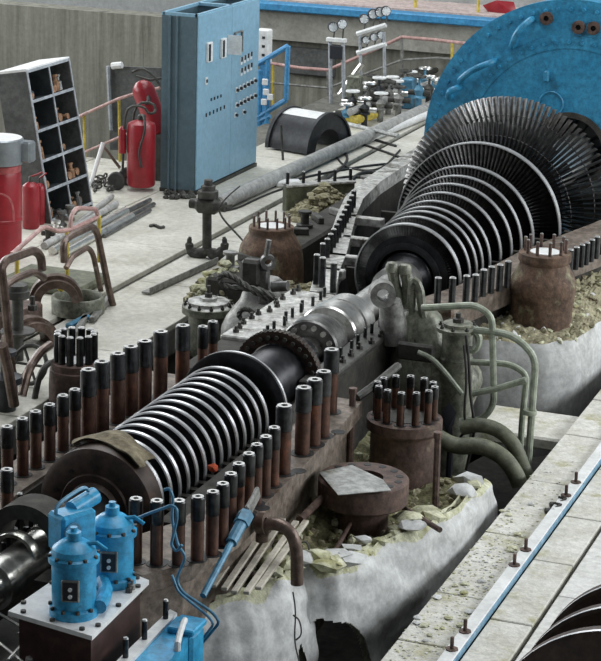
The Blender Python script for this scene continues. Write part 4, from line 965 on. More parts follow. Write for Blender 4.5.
# brown half bearing shells
def half_shell(px, py, z, r, lab, rot, L=.28):
    a = fz(px, py, z); b = MB(); M = Matrix.Translation(a) @ Matrix.Rotation(rot, 4, 'Z') @ Matrix.Rotation(PI/2, 4, 'X')
    b.lathe([(r*.66,-L/2),(r,-L/2),(r,L/2),(r*.66,L/2)], 24, M, 0, 0, PI, closed=True)
    b.lathe([(r*1.0,-L*.2),(r*1.15,-L*.2),(r*1.15,L*.2),(r*1.0,L*.2)], 24, M, 0, 0, PI, closed=True)
    b.solo('bearing_shell', ['brown_pipe'], lab, 'bearing shell', 'loose bearing shells')
half_shell(56, 300, .22, .24, 'brown half-round bearing shell standing under the handrail', .5)
half_shell(30, 345, .0, .26, 'brown half-round bearing shell lying left of the squat valve', .9)
# dark clutter at left front
b = MB(); a = fz(18, 360, .0); b.lathe([(.055,0),(.055,.62),(.12,.63),(.12,.70),(.10,.71),(.10,.76),(0,.77)], 14, Matrix.Translation((a.x+.0,a.y,0))); b.lathe([(.05,.28),(.17,.28),(.17,.30),(.05,.31)], 14, Matrix.Translation((a.x,a.y,0))); b.solo('valve_spindle', ['dark_metal'], 'dark upright valve spindle with thick head left of the squat valve', 'valve')
a = fz(8, 398, 0)
xrail([(14,405),(8,370),(2,345)], a.x+.3, .05, 0).solo('pipe_piece', ['brown_pipe'], 'brown pipe leaning at the left edge below the pipe hoops', 'pipe')
xrail([(22,396),(28,370),(40,352),(50,345)], a.x+.25, .042, 1).solo('pipe_piece', ['brown_pipe'], 'curved brown pipe beside the squat valve', 'pipe')
b = MB(); a = fz(30, 385, 0); b.tube([a+Vector((.17*math.cos(2*PI*k/20), .06*math.sin(2*PI*k/20), .20+.17*math.sin(2*PI*k/20))) for k in range(20)], .022, 8, closed=True)
for k in range(3): b.tube([a+Vector((.17*math.cos(PI*k/3), .06*math.sin(PI*k/3), .20+.17*math.sin(PI*k/3))), a+Vector((-.17*math.cos(PI*k/3), -.06*math.sin(PI*k/3), .20-.17*math.sin(PI*k/3)))], .014, 6)
b.solo('handwheel', ['dark_metal'], 'dark spoked handwheel low at the left edge', 'handwheel')
a = fz(8, 335, 0); b = MB(); b.box((a.x-.15, a.y+.1, .14), (.7,.6,.28), b=.03); o = b.solo('rusty_block', ['valve_dark_rust'], 'rusty machine block under the pipe hoops at the left edge', 'block')
for k in range(6): MB().lathe([(0,.28),(.05,.28),(.05,.33),(.025,.34),(.025,.42),(0,.42)], 8, Matrix.Translation((a.x-.40+.13*k, a.y-.1+.08*(k%3), 0))).part('bolt', ['dark_metal'], o)
xrail([(34,402),(40,372),(52,360),(60,372)], -2.55, .03).solo('pipe_piece', ['dark_metal'], 'thin dark bent pipe in front of the squat valve', 'pipe')
b = MB(); a = fz(6, 410, 0); b.lathe([(.09,0),(.09,.25),(.15,.26),(.15,.32),(.05,.34),(.05,.5),(.10,.52),(.10,.56),(0,.57)], 14, Matrix.Translation((a.x,a.y,0))); b.solo('valve_spindle', ['black_cast'], 'black flanged spindle at the left edge in front of the pipe hoops', 'valve')
# angle iron offcuts on the deck
for q0, q1, r, lab in (((76,332),(94,302),.03,'pale angle offcut leaning by the steel ring'), ((92,318),(110,298),.03,'second pale steel offcut beside the pipe hoop foot'), ((68,325),(88,318),.022,'dark blue pipe clamp on the floor by the steel ring')):
    a, c_ = fz(*q0, .06), fz(*q1, .03); d = c_-a; b = MB(); b.box((a+c_)/2, (.07, d.length, .05), Matrix.Rotation(math.atan2(-d.x, d.y), 3, 'Z'), b=.01); b.solo('steel_offcut', ['grey_metal' if 'dark' not in lab else 'tube_blue'], lab, 'offcut')
a, c_ = fz(146,293,.02), fz(214,262,.02); d = c_-a
b = MB(); M = Matrix.Rotation(math.atan2(-d.x, d.y), 3, 'Z'); b.box((a+c_)/2, (.11, d.length, .02), M); b.box((a+c_)/2+M@Vector((.05,0,.03)), (.012, d.length, .07), M); b.solo('angle_iron', ['grey_metal'], 'long angle iron lying on the floor in front of the crane hook', 'angle iron')
b = MB(); b.tube([fz(*q, .015) for q in ((150,226),(155,225),(160,228),(164,227))], .022, 6, smooth=1); b.solo('loose_part', ['dark_metal'], 'small dark scrap on the floor between rack and hook', 'metal part')
# pipe bundle on the floor
for k, (q0, q1, r) in enumerate((((44,246),(116,204),.045),((52,251),(126,211),.05),((62,254),(132,216),.045),((70,230),(112,196),.035),((92,228),(150,200),.03),((98,232),(154,204),.028),((104,236),(150,210),.026))):
    a, c_ = fz(*q0, r), fz(*q1, r); b = MB(); b.cyl(a, c_, r, n=12)
    b.solo('steel_tube', ['bright_steel' if k in (1,2) else 'pipe_grey' if k < 4 else 'mid_steel'], ['grey steel tube, leftmost of the floor bundle','thick shiny tube in the middle of the floor bundle','shiny tube at the front of the floor bundle','thin grey tube at the back of the floor bundle','thin dark rod beside the tube bundle, farthest','thin dark rod beside the tube bundle, middle','thin dark rod beside the tube bundle, nearest'][k], 'tube', 'tubes lying on the left floor')

# red drum with grey lid
a = fz(1, 258, 0); dr = thing('red_drum', 'red drum under a wide grey steel lid at the left edge', 'drum', (a.x, a.y, 0)); Mz = Matrix.Translation((a.x, a.y, 0))
b = MB(); b.lathe([(0,0),(.225,0),(.24,.02),(.24,.45),(.25,.46),(.25,.48),(.24,.49),(.24,.98),(.225,1.04),(.20,1.05)], 36, Mz); b.part('barrel', ['red_paint'], dr)
b = MB(); b.lathe([(.20,1.02),(.235,1.03),(.235,1.10),(.22,1.11)], 36, Mz); b.part('neck_band', ['red_dusty'], dr)
b = MB(); b.lathe([(.20,1.11),(.265,1.12),(.27,1.40),(.255,1.415),(0,1.43)], 36, Mz, mis=[0,0,0,1]); b.box((a.x+.27, a.y+.10, 1.26), (.20,.16,.24), b=.02); b.part('lid', ['lid_grey','off_white'], dr)
b = MB(); b.tube([fy(*q, a.y-.27) for q in ((-2,193),(8,196),(13,205),(14,222))], .012, 6, smooth=2); b.part('hose', ['red_dusty'], dr)
# small extinguisher bottles
def extinguisher(name, px, py, h, r, lab, handle=True, tilt=0.0, wheel=False, gr='red extinguishers'):
    a = fz(px, py, 0); t = thing(name, lab, 'extinguisher', (a.x, a.y, 0), gr); Mz = Matrix.Translation((a.x, a.y, .0)) @ Matrix.Rotation(tilt, 4, 'Y')
    z0 = .06 if wheel else 0
    b = MB(); b.lathe([(0,z0),(r*.9,z0),(r,z0+.03),(r,h-.08),(r*.93,h-.03),(r*.6,h),(r*.25,h+.02)], 28, Mz); b.part('cylinder', ['red_paint'], t)
    b = MB(); b.lathe([(r*.28,h+.01),(r*.28,h+.07),(r*.18,h+.09),(0,h+.09)], 12, Mz); b.part('valve_head', ['dark_metal'], t)
    if handle and not wheel:
        b = MB(); b.tube([Mz @ Vector(v) for v in ((0,0,h+.08),(r*.9,0,h+.12),(r*1.5,0,h+.15))], .012, 6); b.part('grip', ['red_paint'], t)
    return t, Mz
t, Mz = extinguisher('extinguisher_bottle', 31, 228, .56, .105, 'small red extinguisher bottle with grey valve beside the red drum')
t, Mz = extinguisher('extinguisher_bottle', 40, 224, .50, .06, 'slimmer red bottle right behind the small extinguisher')
t, Mz = extinguisher('wheeled_extinguisher', 141, 190, .93, .19, 'large wheeled red extinguisher with loop handle beside the blue cabinets', wheel=True)
for s_ in (-1,1):
    b = MB(); b.lathe([(0,-.025),(.05,-.03),(.11,-.03),(.125,-.015),(.125,.015),(.11,.03),(.05,.03),(0,.025)], 24, Mz @ Matrix.Translation((-.28,s_*.17+.0,.125)) @ Matrix.Rotation(PI/2,4,'X')); b.part('wheel', ['black_rubber'], t)
MB().tube([Mz @ Vector((-.28,-.17,.125)), Mz @ Vector((-.28,.17,.125))], .015, 6).part('axle', ['dark_metal'], t)
MB().tube([Mz @ Vector(v) for v in ((-.21,-.13,.25),(-.19,-.13,.95),(-.12,-.15,1.14),(.10,-.15,1.16),(.16,-.12,1.05),(.16,.12,1.05),(.10,.15,1.16),(-.12,.15,1.14),(-.19,.13,.95),(-.21,.13,.25))], .018, 8, smooth=1).part('loop_handle', ['dark_metal'], t)
MB().tube([Mz @ Vector(v) for v in ((0,0,1.0),(.08,-.1,1.03),(.14,-.17,.85),(.05,-.21,.55),(.10,-.2,.35))], .016, 8, smooth=2).part('hose', ['black_rubber'], t)
MB().lathe([(.0,0),(.05,0),(.05,.32),(.02,.36),(0,.36)], 12, Mz @ Matrix.Translation((-.22,-.12,.50))).part('side_bottle', ['red_paint'], t)
a = fz(152, 150, 0); t = thing('wheeled_extinguisher', 'second wheeled red extinguisher tipped behind the first one', 'extinguisher', (-6.0, 13.6, 0), 'red extinguishers')
A, B = fy(141,84,13.4), fy(160,132,13.4); B.z = max(B.z, .10); d = B-A
b = MB(); b.lathe([(0,-.05),(.06,-.04),(.13,.02),(.155,.10),(.155,d.length),(.12,d.length+.04),(0,d.length+.06)], 24, axm(A, B)); b.part('cylinder', ['red_paint'], t)
b = MB(); b.tube([fy(*q, 13.3) for q in ((132,72),(142,68),(152,74),(160,85))], .018, 8, smooth=1); b.tube([fy(*q, 13.5) for q in ((136,76),(150,80),(162,78))], .016, 8); b.part('loop_handle', ['dark_metal'], t)
b = MB(); b.tube([A+d*.3+Vector((0,0,.16)), A+d*.3+Vector((.1,-.15,0)), A+d*.3+Vector((-.02,-.1,-.14))], .03, 8); b.part('strap', ['black_rubber'], t)
b = MB(); b.box((B.x+.05, B.y, B.z/2), (.3,.3,max(.1,B.z)), b=.02); b.part('trolley_frame', ['dark_metal'], t)

# leaning pigeonhole rack, 2 x 5
RW, RH, RD = 1.13, 1.91, .42
a = fz(92, 206, 0); rk = thing('pigeonhole_rack', 'grey metal pigeonhole rack with ten open holes leaning back at the left', 'shelf', (a.x, a.y-RW/2, 0))
rk.rotation_euler = (0, -math.radians(10), math.radians(0)); RO = OFF[rk].copy()
def rpart(name, boxes, m, par=None):
    b = MB()
    for c, d in boxes: b.box(Vector(c)+RO, d)
    return b.part(name, [m], par or rk)
rpart('side_panel', [((-RD/2, -RW/2, RH/2), (RD, .025, RH))], 'shelf_grey'); rpart('side_panel', [((-RD/2, RW/2, RH/2), (RD, .025, RH))], 'shelf_grey')
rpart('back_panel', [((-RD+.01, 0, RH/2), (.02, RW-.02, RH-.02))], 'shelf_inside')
rpart('top_panel', [((-RD/2, 0, RH), (RD+.01, RW+.03, .03))], 'off_white')
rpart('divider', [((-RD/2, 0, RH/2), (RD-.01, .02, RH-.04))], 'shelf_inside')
for y in (-RW/2, 0, RW/2): rpart('front_edge', [((.004, y, RH/2), (.014, .028, RH))], 'shelf_edge')
for k in range(6):
    z = .04+(RH-.06)*k/5
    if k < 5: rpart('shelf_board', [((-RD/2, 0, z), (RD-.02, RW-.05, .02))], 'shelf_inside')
    rpart('front_lip', [((.006, 0, z), (.014, RW, .034))], 'shelf_edge')
Mr = Matrix.Translation(RO) @ Matrix.Rotation(-math.radians(10), 4, 'Y'); rd = random.Random(77)
rown = ['bottom','fourth-row','middle-row','second-row','top']
for r_ in range(5):
    for c_ in range(2):
        for k in range(rd.choice((2,3,3,4))):
            y = -RW/2+.10+c_*RW/2+k*.11; z = .05+(RH-.06)*r_/5+.005; hgt = rd.uniform(.14,.24); rr = rd.uniform(.042,.058)
            if y > -RW/2+.06+(c_+1)*RW/2-.10: continue
            b = MB(); M = Mr @ Matrix.Translation((-.06-rd.random()*.08-(.06 if k%2 else 0), y, z)); lay = rd.random() < .45
            if lay: M = M @ Matrix.Translation((0,0,rr)) @ Matrix.Rotation(PI/2, 4, 'Y') @ Matrix.Translation((0,0,-hgt/2))
            b.lathe([(0,0),(rr,0),(rr,hgt*.55),(rr*.6,hgt*.62),(rr*.6,hgt*.85),(rr*.9,hgt*.87),(rr*.9,hgt),(0,hgt)], 10, M)
            b.solo('rusty_fitting', ['rust_item' if rd.random() < .75 else 'mid_steel'], f'small fitting in the {rown[r_]} {"left" if c_ == 0 else "right"} hole of the leaning rack, {["leftmost","second from its left","third from its left","fourth from its left"][k]}', 'fitting', f'fittings in the {rown[r_]} {"left" if c_ == 0 else "right"} rack hole')
# scrap valves and cans at the rack foot
for k, (px, py, m, lab) in enumerate(((56,236,'bright_steel','shiny valve fitting at the rack foot, nearest'),(62,226,'mid_steel','grey valve fitting at the rack foot, middle'),(70,220,'grey_metal','pale valve fitting at the rack foot, farthest'),(48,242,'dark_metal','dark pipe socket at the rack foot beside the drum'))):
    a = fz(px, py, 0); b = MB(); b.lathe([(0,0),(.06,0),(.06,.03),(.03,.05),(.035,.14),(.06,.16),(.06,.19),(0,.19)], 14, Matrix.Translation((a.x,a.y,0))); b.cyl((a.x-.08,a.y,.10),(a.x+.08,a.y+.02,.10), .03, n=10); b.solo('valve_fitting', [m], lab, 'fitting', 'fittings at the rack foot')
rd = random.Random(13); a0 = fz(102,188,0); ch_ = thing('chain', 'dark chain heaped on the floor between rack and wheeled extinguisher', 'chain', tuple(a0))
for k in range(18):
    a = fz(92+rd.random()*22, 178+rd.random()*16, .02); b = MB(); ph = rd.random()*6
    b.tube([a+Vector((.06*math.cos(2*PI*j/10)*math.cos(ph), .06*math.cos(2*PI*j/10)*math.sin(ph), .035+.03*math.sin(2*PI*j/10))) for j in range(10)], .014, 5, closed=True)
    b.part('link', ['dark_metal'], ch_)
a, c_ = fz(92,183,0), fx(104,143,fz(92,183,0).x); b = MB(); b.tube([fz(90,186,.02), fy(103,143,fz(90,186,0).y+.25)], .032, 8); b.solo('wooden_prop', ['off_white'], 'pale leaning bar right of the pigeonhole rack', 'bar')
a = fz(120,168,.02); b = MB(); b.tube([fy(100,142,a.y), a], .022, 8); b.solo('brown_prop', ['brown_pipe'], 'brown bar leaning behind the wheeled extinguisher', 'bar')

# railing along the floor opening, and board behind
rl = thing('handrail', 'pale pink handrail with yellow posts at the floor opening behind the extinguishers', 'railing', (-6.9, 14.2, 0))
def yrail(pts, y, r, m, nm, par, sm_=0): rail(pts, y, r, sm_, m, 8).part(nm, [m], par)
yrail([(60,124),(78,117),(118,99),(140,92),(160,88)], 14.15, .022, 'pink_paint', 'top_rail', rl); yrail([(60,162),(85,152),(120,137),(150,124)], 14.15, .018, 'pink_paint', 'lower_rail', rl)
for px, y0, y1 in ((119,100,166),(84,114,158)): yrail([(px,y0),(px+1,y1)], 14.2, .022, 'yellow_paint', 'post', rl)
b = MB(); v = [fy(*q, 14.9) for q in ((109,66),(160,68),(160,150),(110,150))]; b.add(v+[p+Vector((0,.05,0)) for p in v], [(0,1,2,3),(7,6,5,4),(0,4,5,1),(1,5,6,2),(2,6,7,3),(3,7,4,0)])
bd = b.solo('notice_board', ['shelf_grey'], 'dark upright board behind the extinguishers, in front of the concrete wall', 'board')
b = MB(); b.tube([fy(*q, 14.85) for q in ((108,66),(111,130))], .03, 6); b.part('frame_edge', ['shelf_edge'], bd)
b = MB(); b.tube([fy(*q, 14.85) for q in ((112,66),(122,65))], .05, 8); b.part('corner_cap', ['off_white'], bd)

# ================================================================== BLUE CONTROL CABINETS
XC = fz(196, 195, 0).x; YC0, YC1 = fz(196,195,0).y, fz(256,166,0).y; YS = fx(231, 100, XC).y; HC = 2.36; DC = .52
def cabinet(y0, y1, lab, side):
    c = thing('control_cabinet', lab, 'cabinet', (XC-DC/2, (y0+y1)/2, 0), 'blue control cabinets'); L = y1-y0; ym = (y0+y1)/2
    MB().box((XC-.012, ym, HC/2+.03), (.024, L-.012, HC-.06), b=.006).part('front_panel', ['cabinet_blue'], c)
    for y in ((y0+.012, y1-.012)): MB().box((XC-DC/2-.01, y, HC/2), (DC-.03, .02, HC-.02)).part('side_panel', ['cabinet_blue_shaded'], c)
    MB().box((XC-DC+.01, ym, HC/2), (.02, L-.01, HC-.02)).part('back_panel', ['cabinet_blue_shaded'], c)
    MB().box((XC-DC/2, ym, .025), (DC+.02, L, .05)).part('plinth', ['dark_metal'], c)
    b = MB()
    for x in (XC-.03, XC-DC+.02): b.box((x, ym, HC), (.04, L, .04))
    for y in (y0+.02, y1-.02): b.box((XC-DC/2, y, HC), (DC-.04, .04, .04))
    b.part('top_frame', ['cabinet_blue'], c)
    return c
ca = cabinet(YC0, YS, 'pale blue control cabinet with two meters, nearer of the two', True)
cb = cabinet(YS, YC1, 'pale blue control cabinet with rows of switches, farther of the two', False)
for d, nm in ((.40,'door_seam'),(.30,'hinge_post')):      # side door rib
    MB().box((XC-d, YC0-.012, HC/2), (.03,.025,HC-.05), b=.006).part(nm, ['cabinet_blue_shaded'], ca)
def onface(px, py): return fx(px, py, XC)
def faceplate(px, py, wy, hz, m, nm, par, t_=.012, bv=.002):
    p = onface(px, py); return MB().box((XC+t_/2, p.y, p.z), (t_, wy, hz), b=bv).part(nm, [m], par)
for px, py, par in ((208,52,ca),(222,48,ca)):
    o = faceplate(px, py, .15, .26, 'off_white', 'meter', par, .04, .006); p = onface(px, py)
    MB().box((XC+.045, p.y-.04, p.z-.0), (.012, .05, .22)).part('meter_scale', ['nameplate'], o)
p = onface(229, 44); o = MB().box((XC+.10, p.y-.05, p.z), (.20,.012,.26)).part('open_flap', ['off_white'], ca)
p = onface(237, 43); b = MB(); b.tube([Vector((XC+.02,p.y-.12,p.z+.15)), Vector((XC+.02,p.y+.14,p.z+.15)), Vector((XC+.02,p.y+.14,p.z-.13)), Vector((XC+.02,p.y-.12,p.z-.13))], .018, 6, closed=True); b.part('flap_frame', ['grey_metal'], cb)
o = faceplate(206, 81, .07, .10, 'off_white', 'gauge', ca); p = onface(206, 81); MB().cyl((XC+.012,p.y,p.z),(XC+.02,p.y,p.z), .025, n=10).part('dial', ['nameplate'], o)
for k in range(4): faceplate(211+k*3.2, 99.5-k*1.2, .03, .04, 'nameplate', 'push_button', ca)
for k in range(6): faceplate(206+k*3.6, 115-k*1.6, .025, .05, 'nameplate', 'push_button', ca)
for r_, (px, py) in enumerate(((241,61),(241,72))):
    for k in range(4):
        o = faceplate(px+k*3.2, py-k*1.8, .06, .10, 'off_white', 'indicator', cb); p = onface(px+k*3.2, py-k*1.8-1); MB().box((XC+.016,p.y,p.z+.01), (.01,.045,.06)).part('indicator_window', ['nameplate'], o)
for r_, (px, py) in enumerate(((236,90),(236,105))):
    for k in range(6):
        o = faceplate(px+k*3.6, py-k*1.9, .065, .075, 'off_white', 'switch', cb); p = onface(px+k*3.6, py-k*1.9); MB().cyl((XC+.012,p.y,p.z),(XC+.045,p.y,p.z), .022, n=8).part('switch_knob', ['nameplate'], o)
for k in range(2): o = faceplate(235+k*8, 115-k*3, .06, .07, 'off_white', 'switch', cb); p = onface(235+k*8, 115-k*3); MB().cyl((XC+.012,p.y,p.z),(XC+.045,p.y,p.z), .02, n=8).part('switch_knob', ['nameplate'], o)
rub = MB(); rd = random.Random(4)
for k in range(60):
    a = fz(164+rd.random()*30, 186+rd.random()*12, .02); rub.rock(a, rd.uniform(.02,.06), seed=k+50)
o = rub.solo('scrap_heap', ['dark_metal'], 'dark heap of small scrap at the foot of the nearer blue cabinet', 'scrap', sharp=0); o['kind'] = 'stuff'

# ================================================================== BACKGROUND EQUIPMENT
# blue tube gate, white instrument box
gt = thing('tube_gate', 'bright blue tube gate with instruments behind the control cabinets', 'gate', tuple(fz(272,122,0)))
YG = 18.3
for pts in ([(258,64),(288,46)],[(288,46),(286,100)],[(286,100),(256,118)],[(268,60),(266,150)],[(260,70),(259,152)],[(257,122),(270,116)]): yrail(pts, YG, .042, 'rail_blue', 'tube', gt)
for px, py in ((265,82),(266,92),(264,102),(270,97)): p = fy(px,py,YG-.08); MB().box(p, (.09,.05,.10), b=.01).part('instrument', ['off_white'], gt)
p = fy(264, 46, 19.2); b = MB(); b.box(p, (.22,.2,.55), b=.02); wbx = b.solo('instrument_box', ['off_white'], 'white instrument box right behind the blue cabinets', 'box')
b = MB(); b.box(p+Vector((0,0,-.75)), (.10,.10,1.1)); b.part('stand', ['rail_blue'], wbx)
for k in range(3): b = MB(); b.box(p+Vector((.03,-.102,.15-.14*k)), (.05,.01,.04)); b.part('label_plate', ['nameplate'], wbx)
# black half cylinder casing
a = fz(304, 153, 0); hs = thing('casing_half', 'black half-cylinder casing cover lying on the floor behind the long pipe', 'casing', (a.x, a.y, 0))
b = MB(); Mh = Matrix.Translation((a.x-.42, a.y+.50, .03)) @ Matrix.Rotation(-.30, 4, 'Z') @ Matrix.Rotation(PI/2, 4, 'Y') @ Matrix.Rotation(PI/2, 4, 'Z')
b.lathe([(.30,0),(.52,0),(.52,.72),(.30,.72)], 28, Mh, 0, 0, PI, closed=True); b.part('shell', ['black_cast'], hs)
b = MB(); b.lathe([(.52,.03),(.523,.03),(.523,.68),(.52,.68)], 14, Mh, 0, PI*.36, PI*.64, closed=True); b.part('white_top', ['off_white'], hs)  # whiter strip along the crown of the black shell
for s_ in (0, .72): b = MB(); b.lathe([(.52,s_-.03),(.55,s_-.03),(.55,s_+.03),(.52,s_+.03)], 28, Mh, 0, 0, PI, closed=True); b.part('end_flange', ['black_cast'], hs)
# long pipes on the floor
a, c_ = fz(218,204,.10), fz(446,100,.10); b = MB(); b.cyl(a, c_, .10, n=18); b.solo('long_pipe', ['pipe_grey'], 'thick long grey pipe lying along the floor from the hook to the blue casing', 'pipe', 'pipes behind the turbine')
a, c_ = fz(330,165,.06)+Vector((-.3,.3,0)), fz(452,98,.06)+Vector((.25,0,0)); b = MB(); b.cyl(a, c_, .06, n=14); b.solo('long_pipe', ['off_white'], 'thinner pale pipe beside the thick long pipe, nearer the blue casing', 'pipe', 'pipes behind the turbine')
b = MB(); b.cyl(fz(347,124,.18), fz(398,136,.15), .035, n=10); b.solo('long_pipe', ['sheet_grey'], 'dull beige pipe lying across the long grey pipes', 'pipe')
b = MB(); b.tube([fz(*q, .12) for q in ((345,118),(356,120),(370,116),(378,113))], .07, 10); b.solo('yellow_pipe', ['yellow_paint'], 'short yellow pipe in front of the valve cluster', 'pipe')
# thin posts lying/leaning by the pipe
for k, (q0, q1) in enumerate((((283,160),(281,125)),)): b = MB(); b.tube([fz(*q0), fy(*q1, fz(*q0).y)], .02, 6); b.solo('rod', ['dark_metal'], 'thin dark upright rod in front of the black casing half', 'rod')
# cables
for pts, r, lab in (([(232,198),(262,190),(300,178),(330,172),(370,165),(400,163)], .016, 'black cable running along the long grey pipe'), ([(300,168),(320,150),(350,140),(380,150),(402,158)], .018, 'black cable looping over the floor left of the big rotor'), ([(310,190),(340,176),(372,178),(398,170)], .02, 'black cable nearest the far casing flange'), ([(335,155),(345,168),(380,172),(400,150)], .015, 'black cable crossing under the looping one'), ([(205,208),(230,212),(262,196),(290,186)], .014, 'thin black cable by the crane hook'), ([(322,182),(352,160),(338,146),(362,136),(396,146)], .02, 'grey-black hose curling beside the long pipes'), ([(345,186),(362,170),(392,176),(405,168)], .026, 'thick black hose beside the added scrap ledge')):
    b = MB(); b.tube([fz(*q, r) for q in pts], r, 6, smooth=3); b.solo('cable', ['black_rubber'], lab, 'cable', 'cables on the rear floor')
# dark scrap between cables and big rotor
rd = random.Random(52)
wn = ['first','second','third','fourth','fifth','sixth','seventh','eighth','ninth','tenth','eleventh','twelfth','thirteenth','fourteenth','fifteenth','sixteenth','seventeenth','eighteenth','nineteenth','twentieth']
for k in range(14):
    y = 8.0+k*.37; b = MB(); L = rd.uniform(.25,.5); a = Vector((-2.14+rd.uniform(-.12,.12), y, .39))
    if k % 3: b.box(a, (.07, L, .08), Matrix.Rotation(rd.uniform(-1.2,1.2), 3, 'Z'), b=.01)
    else: b.lathe([(.03,0),(.10,0),(.10,.04),(.05,.05),(.05,.16),(.08,.17),(.08,.2),(0,.2)], 12, Matrix.Translation((a.x, a.y, .35)))
    b.solo('scrap_part', ['dark_metal' if k%4 else 'grey_metal'], f'{"dark steel bar" if k%3 else "small flanged fitting"} on the added ledge left of the big rotor, {wn[k]} from the near end', 'scrap part', 'scrap on the ledge left of the big rotor')
# bright sheet offcut near the pipe
b = MB(); a = fz(288, 186, 0); b.box(a+Vector((0,0,.04)), (.35,.22,.08), Matrix.Rotation(.5,3,'Z'), b=.02); b.solo('steel_plate', ['off_white'], 'pale plate lying on the floor behind the left bulbous valve', 'plate')
# low studded flange wall behind left valve
lw = thing('studded_flange', 'long low greenish flange with a row of thin studs behind the left bulbous valve', 'flange', tuple(fz(315,215,0)))
A, B = fz(284,212,.0), fz(352,207,.0); d = B-A; M = Matrix.Rotation(math.atan2(d.y, d.x), 3, 'Z')
b = MB(); b.box((A+B)/2+Vector((0,0,.17)), (d.length,.14,.34), M, b=.015); b.part('wall', ['hose_green'], lw)
b = MB(); b.box((A+B)/2+Vector((0,0,.35)), (d.length,.20,.03), M, b=.006); b.part('top', ['flange_pale'], lw)
for k in range(5): v = A.lerp(B, .04+.23*k); inst('stud', stud_mesh(.022,.16,'dark'), lw, (v.x, v.y, .36))
# gauge stands
def gauge(c, par, r=.075, d=Vector((.5,-.86,0))):
    M = axm(c, c+d); b = MB(); b.lathe([(0,-.05),(r,-.05),(r,.02),(r*.9,.025)], 18, M); o = b.part('gauge', ['black_cast'], par)
    b = MB(); b.lathe([(0,.026),(r*.88,.026)], 18, M); b.part('gauge_face', ['glass_dial'], o); return o
g1 = thing('gauge_stand', 'twin-post gauge stand with two round gauges above the rail', 'gauge stand', tuple(fz(337,100,0)), 'gauge stands')
Y1 = fz(337,100,0).y
for px in (330, 343): yrail([(px+1,104),(px,42)], Y1, .035, 'shelf_edge', 'post', g1)
MB().box(fy(336.5,40,Y1), (.34,.10,.07), b=.01).part('cross_bar', ['off_white'], g1)
MB().box(fy(337,52,Y1), (.22,.12,.22), b=.01).part('junction_box', ['nameplate'], g1)
for px, py in ((333,27),(342,24)): p = fy(px,py,Y1); gauge(p, g1, .085); MB().tube([p+Vector((.02,.03,-.05)), fy(px+.5,40,Y1)], .015, 6).part('stem', ['dark_metal'], g1)
g2 = thing('gauge_stand', 'wide gauge rack with two rows of small round gauges', 'gauge stand', tuple(fz(372,92,0)), 'gauge stands')
Y2 = fz(372,92,0).y
for px in (360, 384): yrail([(px+1,96),(px,32)], Y2, .03, 'shelf_edge', 'post', g2)
for yy, off in ((34,0),(53,2)): MB().tube([fy(357,yy,Y2), fy(386,yy-9,Y2)], .045, 6).part('cross_bar', ['off_white'], g2)
for px, py in ((364,19),(373,14),(380,12),(386,11),(366,40),(374,37),(381,35)): p = fy(px,py,Y2); gauge(p, g2, .085 if py < 30 else .07); MB().tube([p+Vector((.02,.03,-.05)), fy(px,py+12,Y2)], .014, 6).part('stem', ['dark_metal'], g2)
# valve cluster
rd = random.Random(91)
sp = [(346,112),(364,112),(380,108),(398,104),(418,100),(428,96),(388,100),(352,104),(360,96),(368,106),(378,100),(386,92),(396,96),(404,88),(414,92),(424,84),(432,88),(372,88),(392,82),(410,80)]
for k, (px, py) in enumerate(sp):
    a = fz(px, py+14, 0); t = thing('pipeline_valve', f'small handwheel valve in the pipe cluster beyond the long pipe, {wn[k]} from the left', 'valve', (a.x, a.y, 0), 'valve cluster')
    t['label'] = f'small handwheel valve in the far pipe cluster, {wn[sorted(sp).index((px,py))]} counting from the left'
    Mz = Matrix.Translation((a.x, a.y, 0)); h = rd.uniform(.32,.62)
    MB().lathe([(.05,0),(.05,h*.4),(.09,h*.42),(.09,h*.46),(.06,h*.5),(.085,h*.65),(.05,h*.75),(.02,h*.78),(.02,h)], 12, Mz).part('body', [rd.choice(('dark_metal','tube_blue','grey_metal','black_cast'))], t)
    b = MB(); b.tube([Mz @ Vector((.10*math.cos(2*PI*j/16), .10*math.sin(2*PI*j/16), h)) for j in range(16)], .018, 5, closed=True)
    for j in range(2): b.tube([Mz @ Vector((.1*math.cos(PI*j/2), .1*math.sin(PI*j/2), h)), Mz @ Vector((-.1*math.cos(PI*j/2), -.1*math.sin(PI*j/2), h))], .012, 5)
    b.part('handwheel', [rd.choice(('off_white','dark_metal','bright_steel'))], t)
    MB().cyl(Mz @ Vector((-.18,.0,h*.57)), Mz @ Vector((.18,.05,h*.57)), .045, n=10).part('pipe_flange', [rd.choice(('dark_metal','bright_steel'))], t)
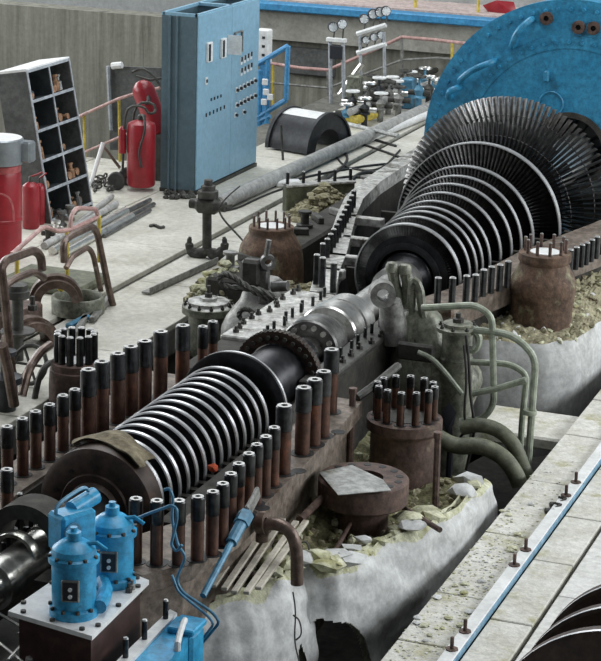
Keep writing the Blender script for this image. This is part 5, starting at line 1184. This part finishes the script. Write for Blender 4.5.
for k, (q0, q1, m, r) in enumerate((((346,100),(436,70),'dark_metal',.05),((350,112),(440,80),'pipe_grey',.06),((356,90),(430,66),'mid_steel',.04))):
    b = MB(); b.cyl(fz(*q0, .25), fz(*q1, .25), r, n=10); b.solo('manifold_pipe', [m], ['dark manifold pipe through the valve cluster','grey manifold pipe in front of the valve cluster','steel manifold pipe behind the valve cluster'][k], 'pipe')
for k, (px, py, hh, lab) in enumerate(((350,100,.6,'yellow-edged grey cabinet in the valve cluster, left'),(404,96,.5,'dark blue block in the valve cluster, right'))):
    a = fz(px, py+14, 0); b = MB(); b.box(a+Vector((0,.2,hh/2)), (.22,.22,hh), b=.02); b.solo('instrument_block', ['grey_green' if k == 0 else 'tube_blue'], lab, 'box')
b = MB(); b.tube([fy(*q, 21.5) for q in ((328,112),(350,80),(362,64))], .05, 8); b.solo('sloping_pipe', ['bright_steel'], 'bright sloping pipe between the gauge stands', 'pipe')
# pink railing in front of the back wall
rl = thing('handrail', 'long pink handrail in front of the concrete wall between cabinets and blue casing', 'railing', (-5, 22.2, 0))
yrail([(262,62),(300,68),(328,70),(356,58),(402,37),(436,40),(470,44)], 22.2, .03, 'pink_paint', 'top_rail', rl)
yrail([(262,82),(328,88),(402,60),(436,58),(470,60)], 22.2, .022, 'grey_metal', 'lower_rail', rl)
for px, y0 in ((273,63),(328,70),(402,38),(452,42)): yrail([(px,y0),(px,y0+44)], 22.2, .026, 'yellow_paint' if px in (273,452) else 'grey_metal', 'post', rl)
# gallery posts and red box
for k, px in enumerate((415, 478)): b = MB(); b.tube([fy(px,16,23.4), fy(px+1,-14,23.4)], .03, 8); b.solo('gallery_post', ['yellow_paint'], ['yellow post on the gallery, left of the red bundle','yellow post on the gallery near the blue casing'][k], 'post')
p = fy(503, 2, 23.6); b = MB(); p.z = 1.34; b.rock(p, .22, sq=(1.4,.8,.6), seed=5); b.solo('red_bundle', ['red_paint'], 'red bundle lying on the gallery floor', 'bundle')
b = MB(); b.box(fy(312,62,23.0), (.9,.12,.5), b=.03); b.solo('wall_box', ['shelf_grey'], 'dark box fixed low on the concrete back wall', 'box')
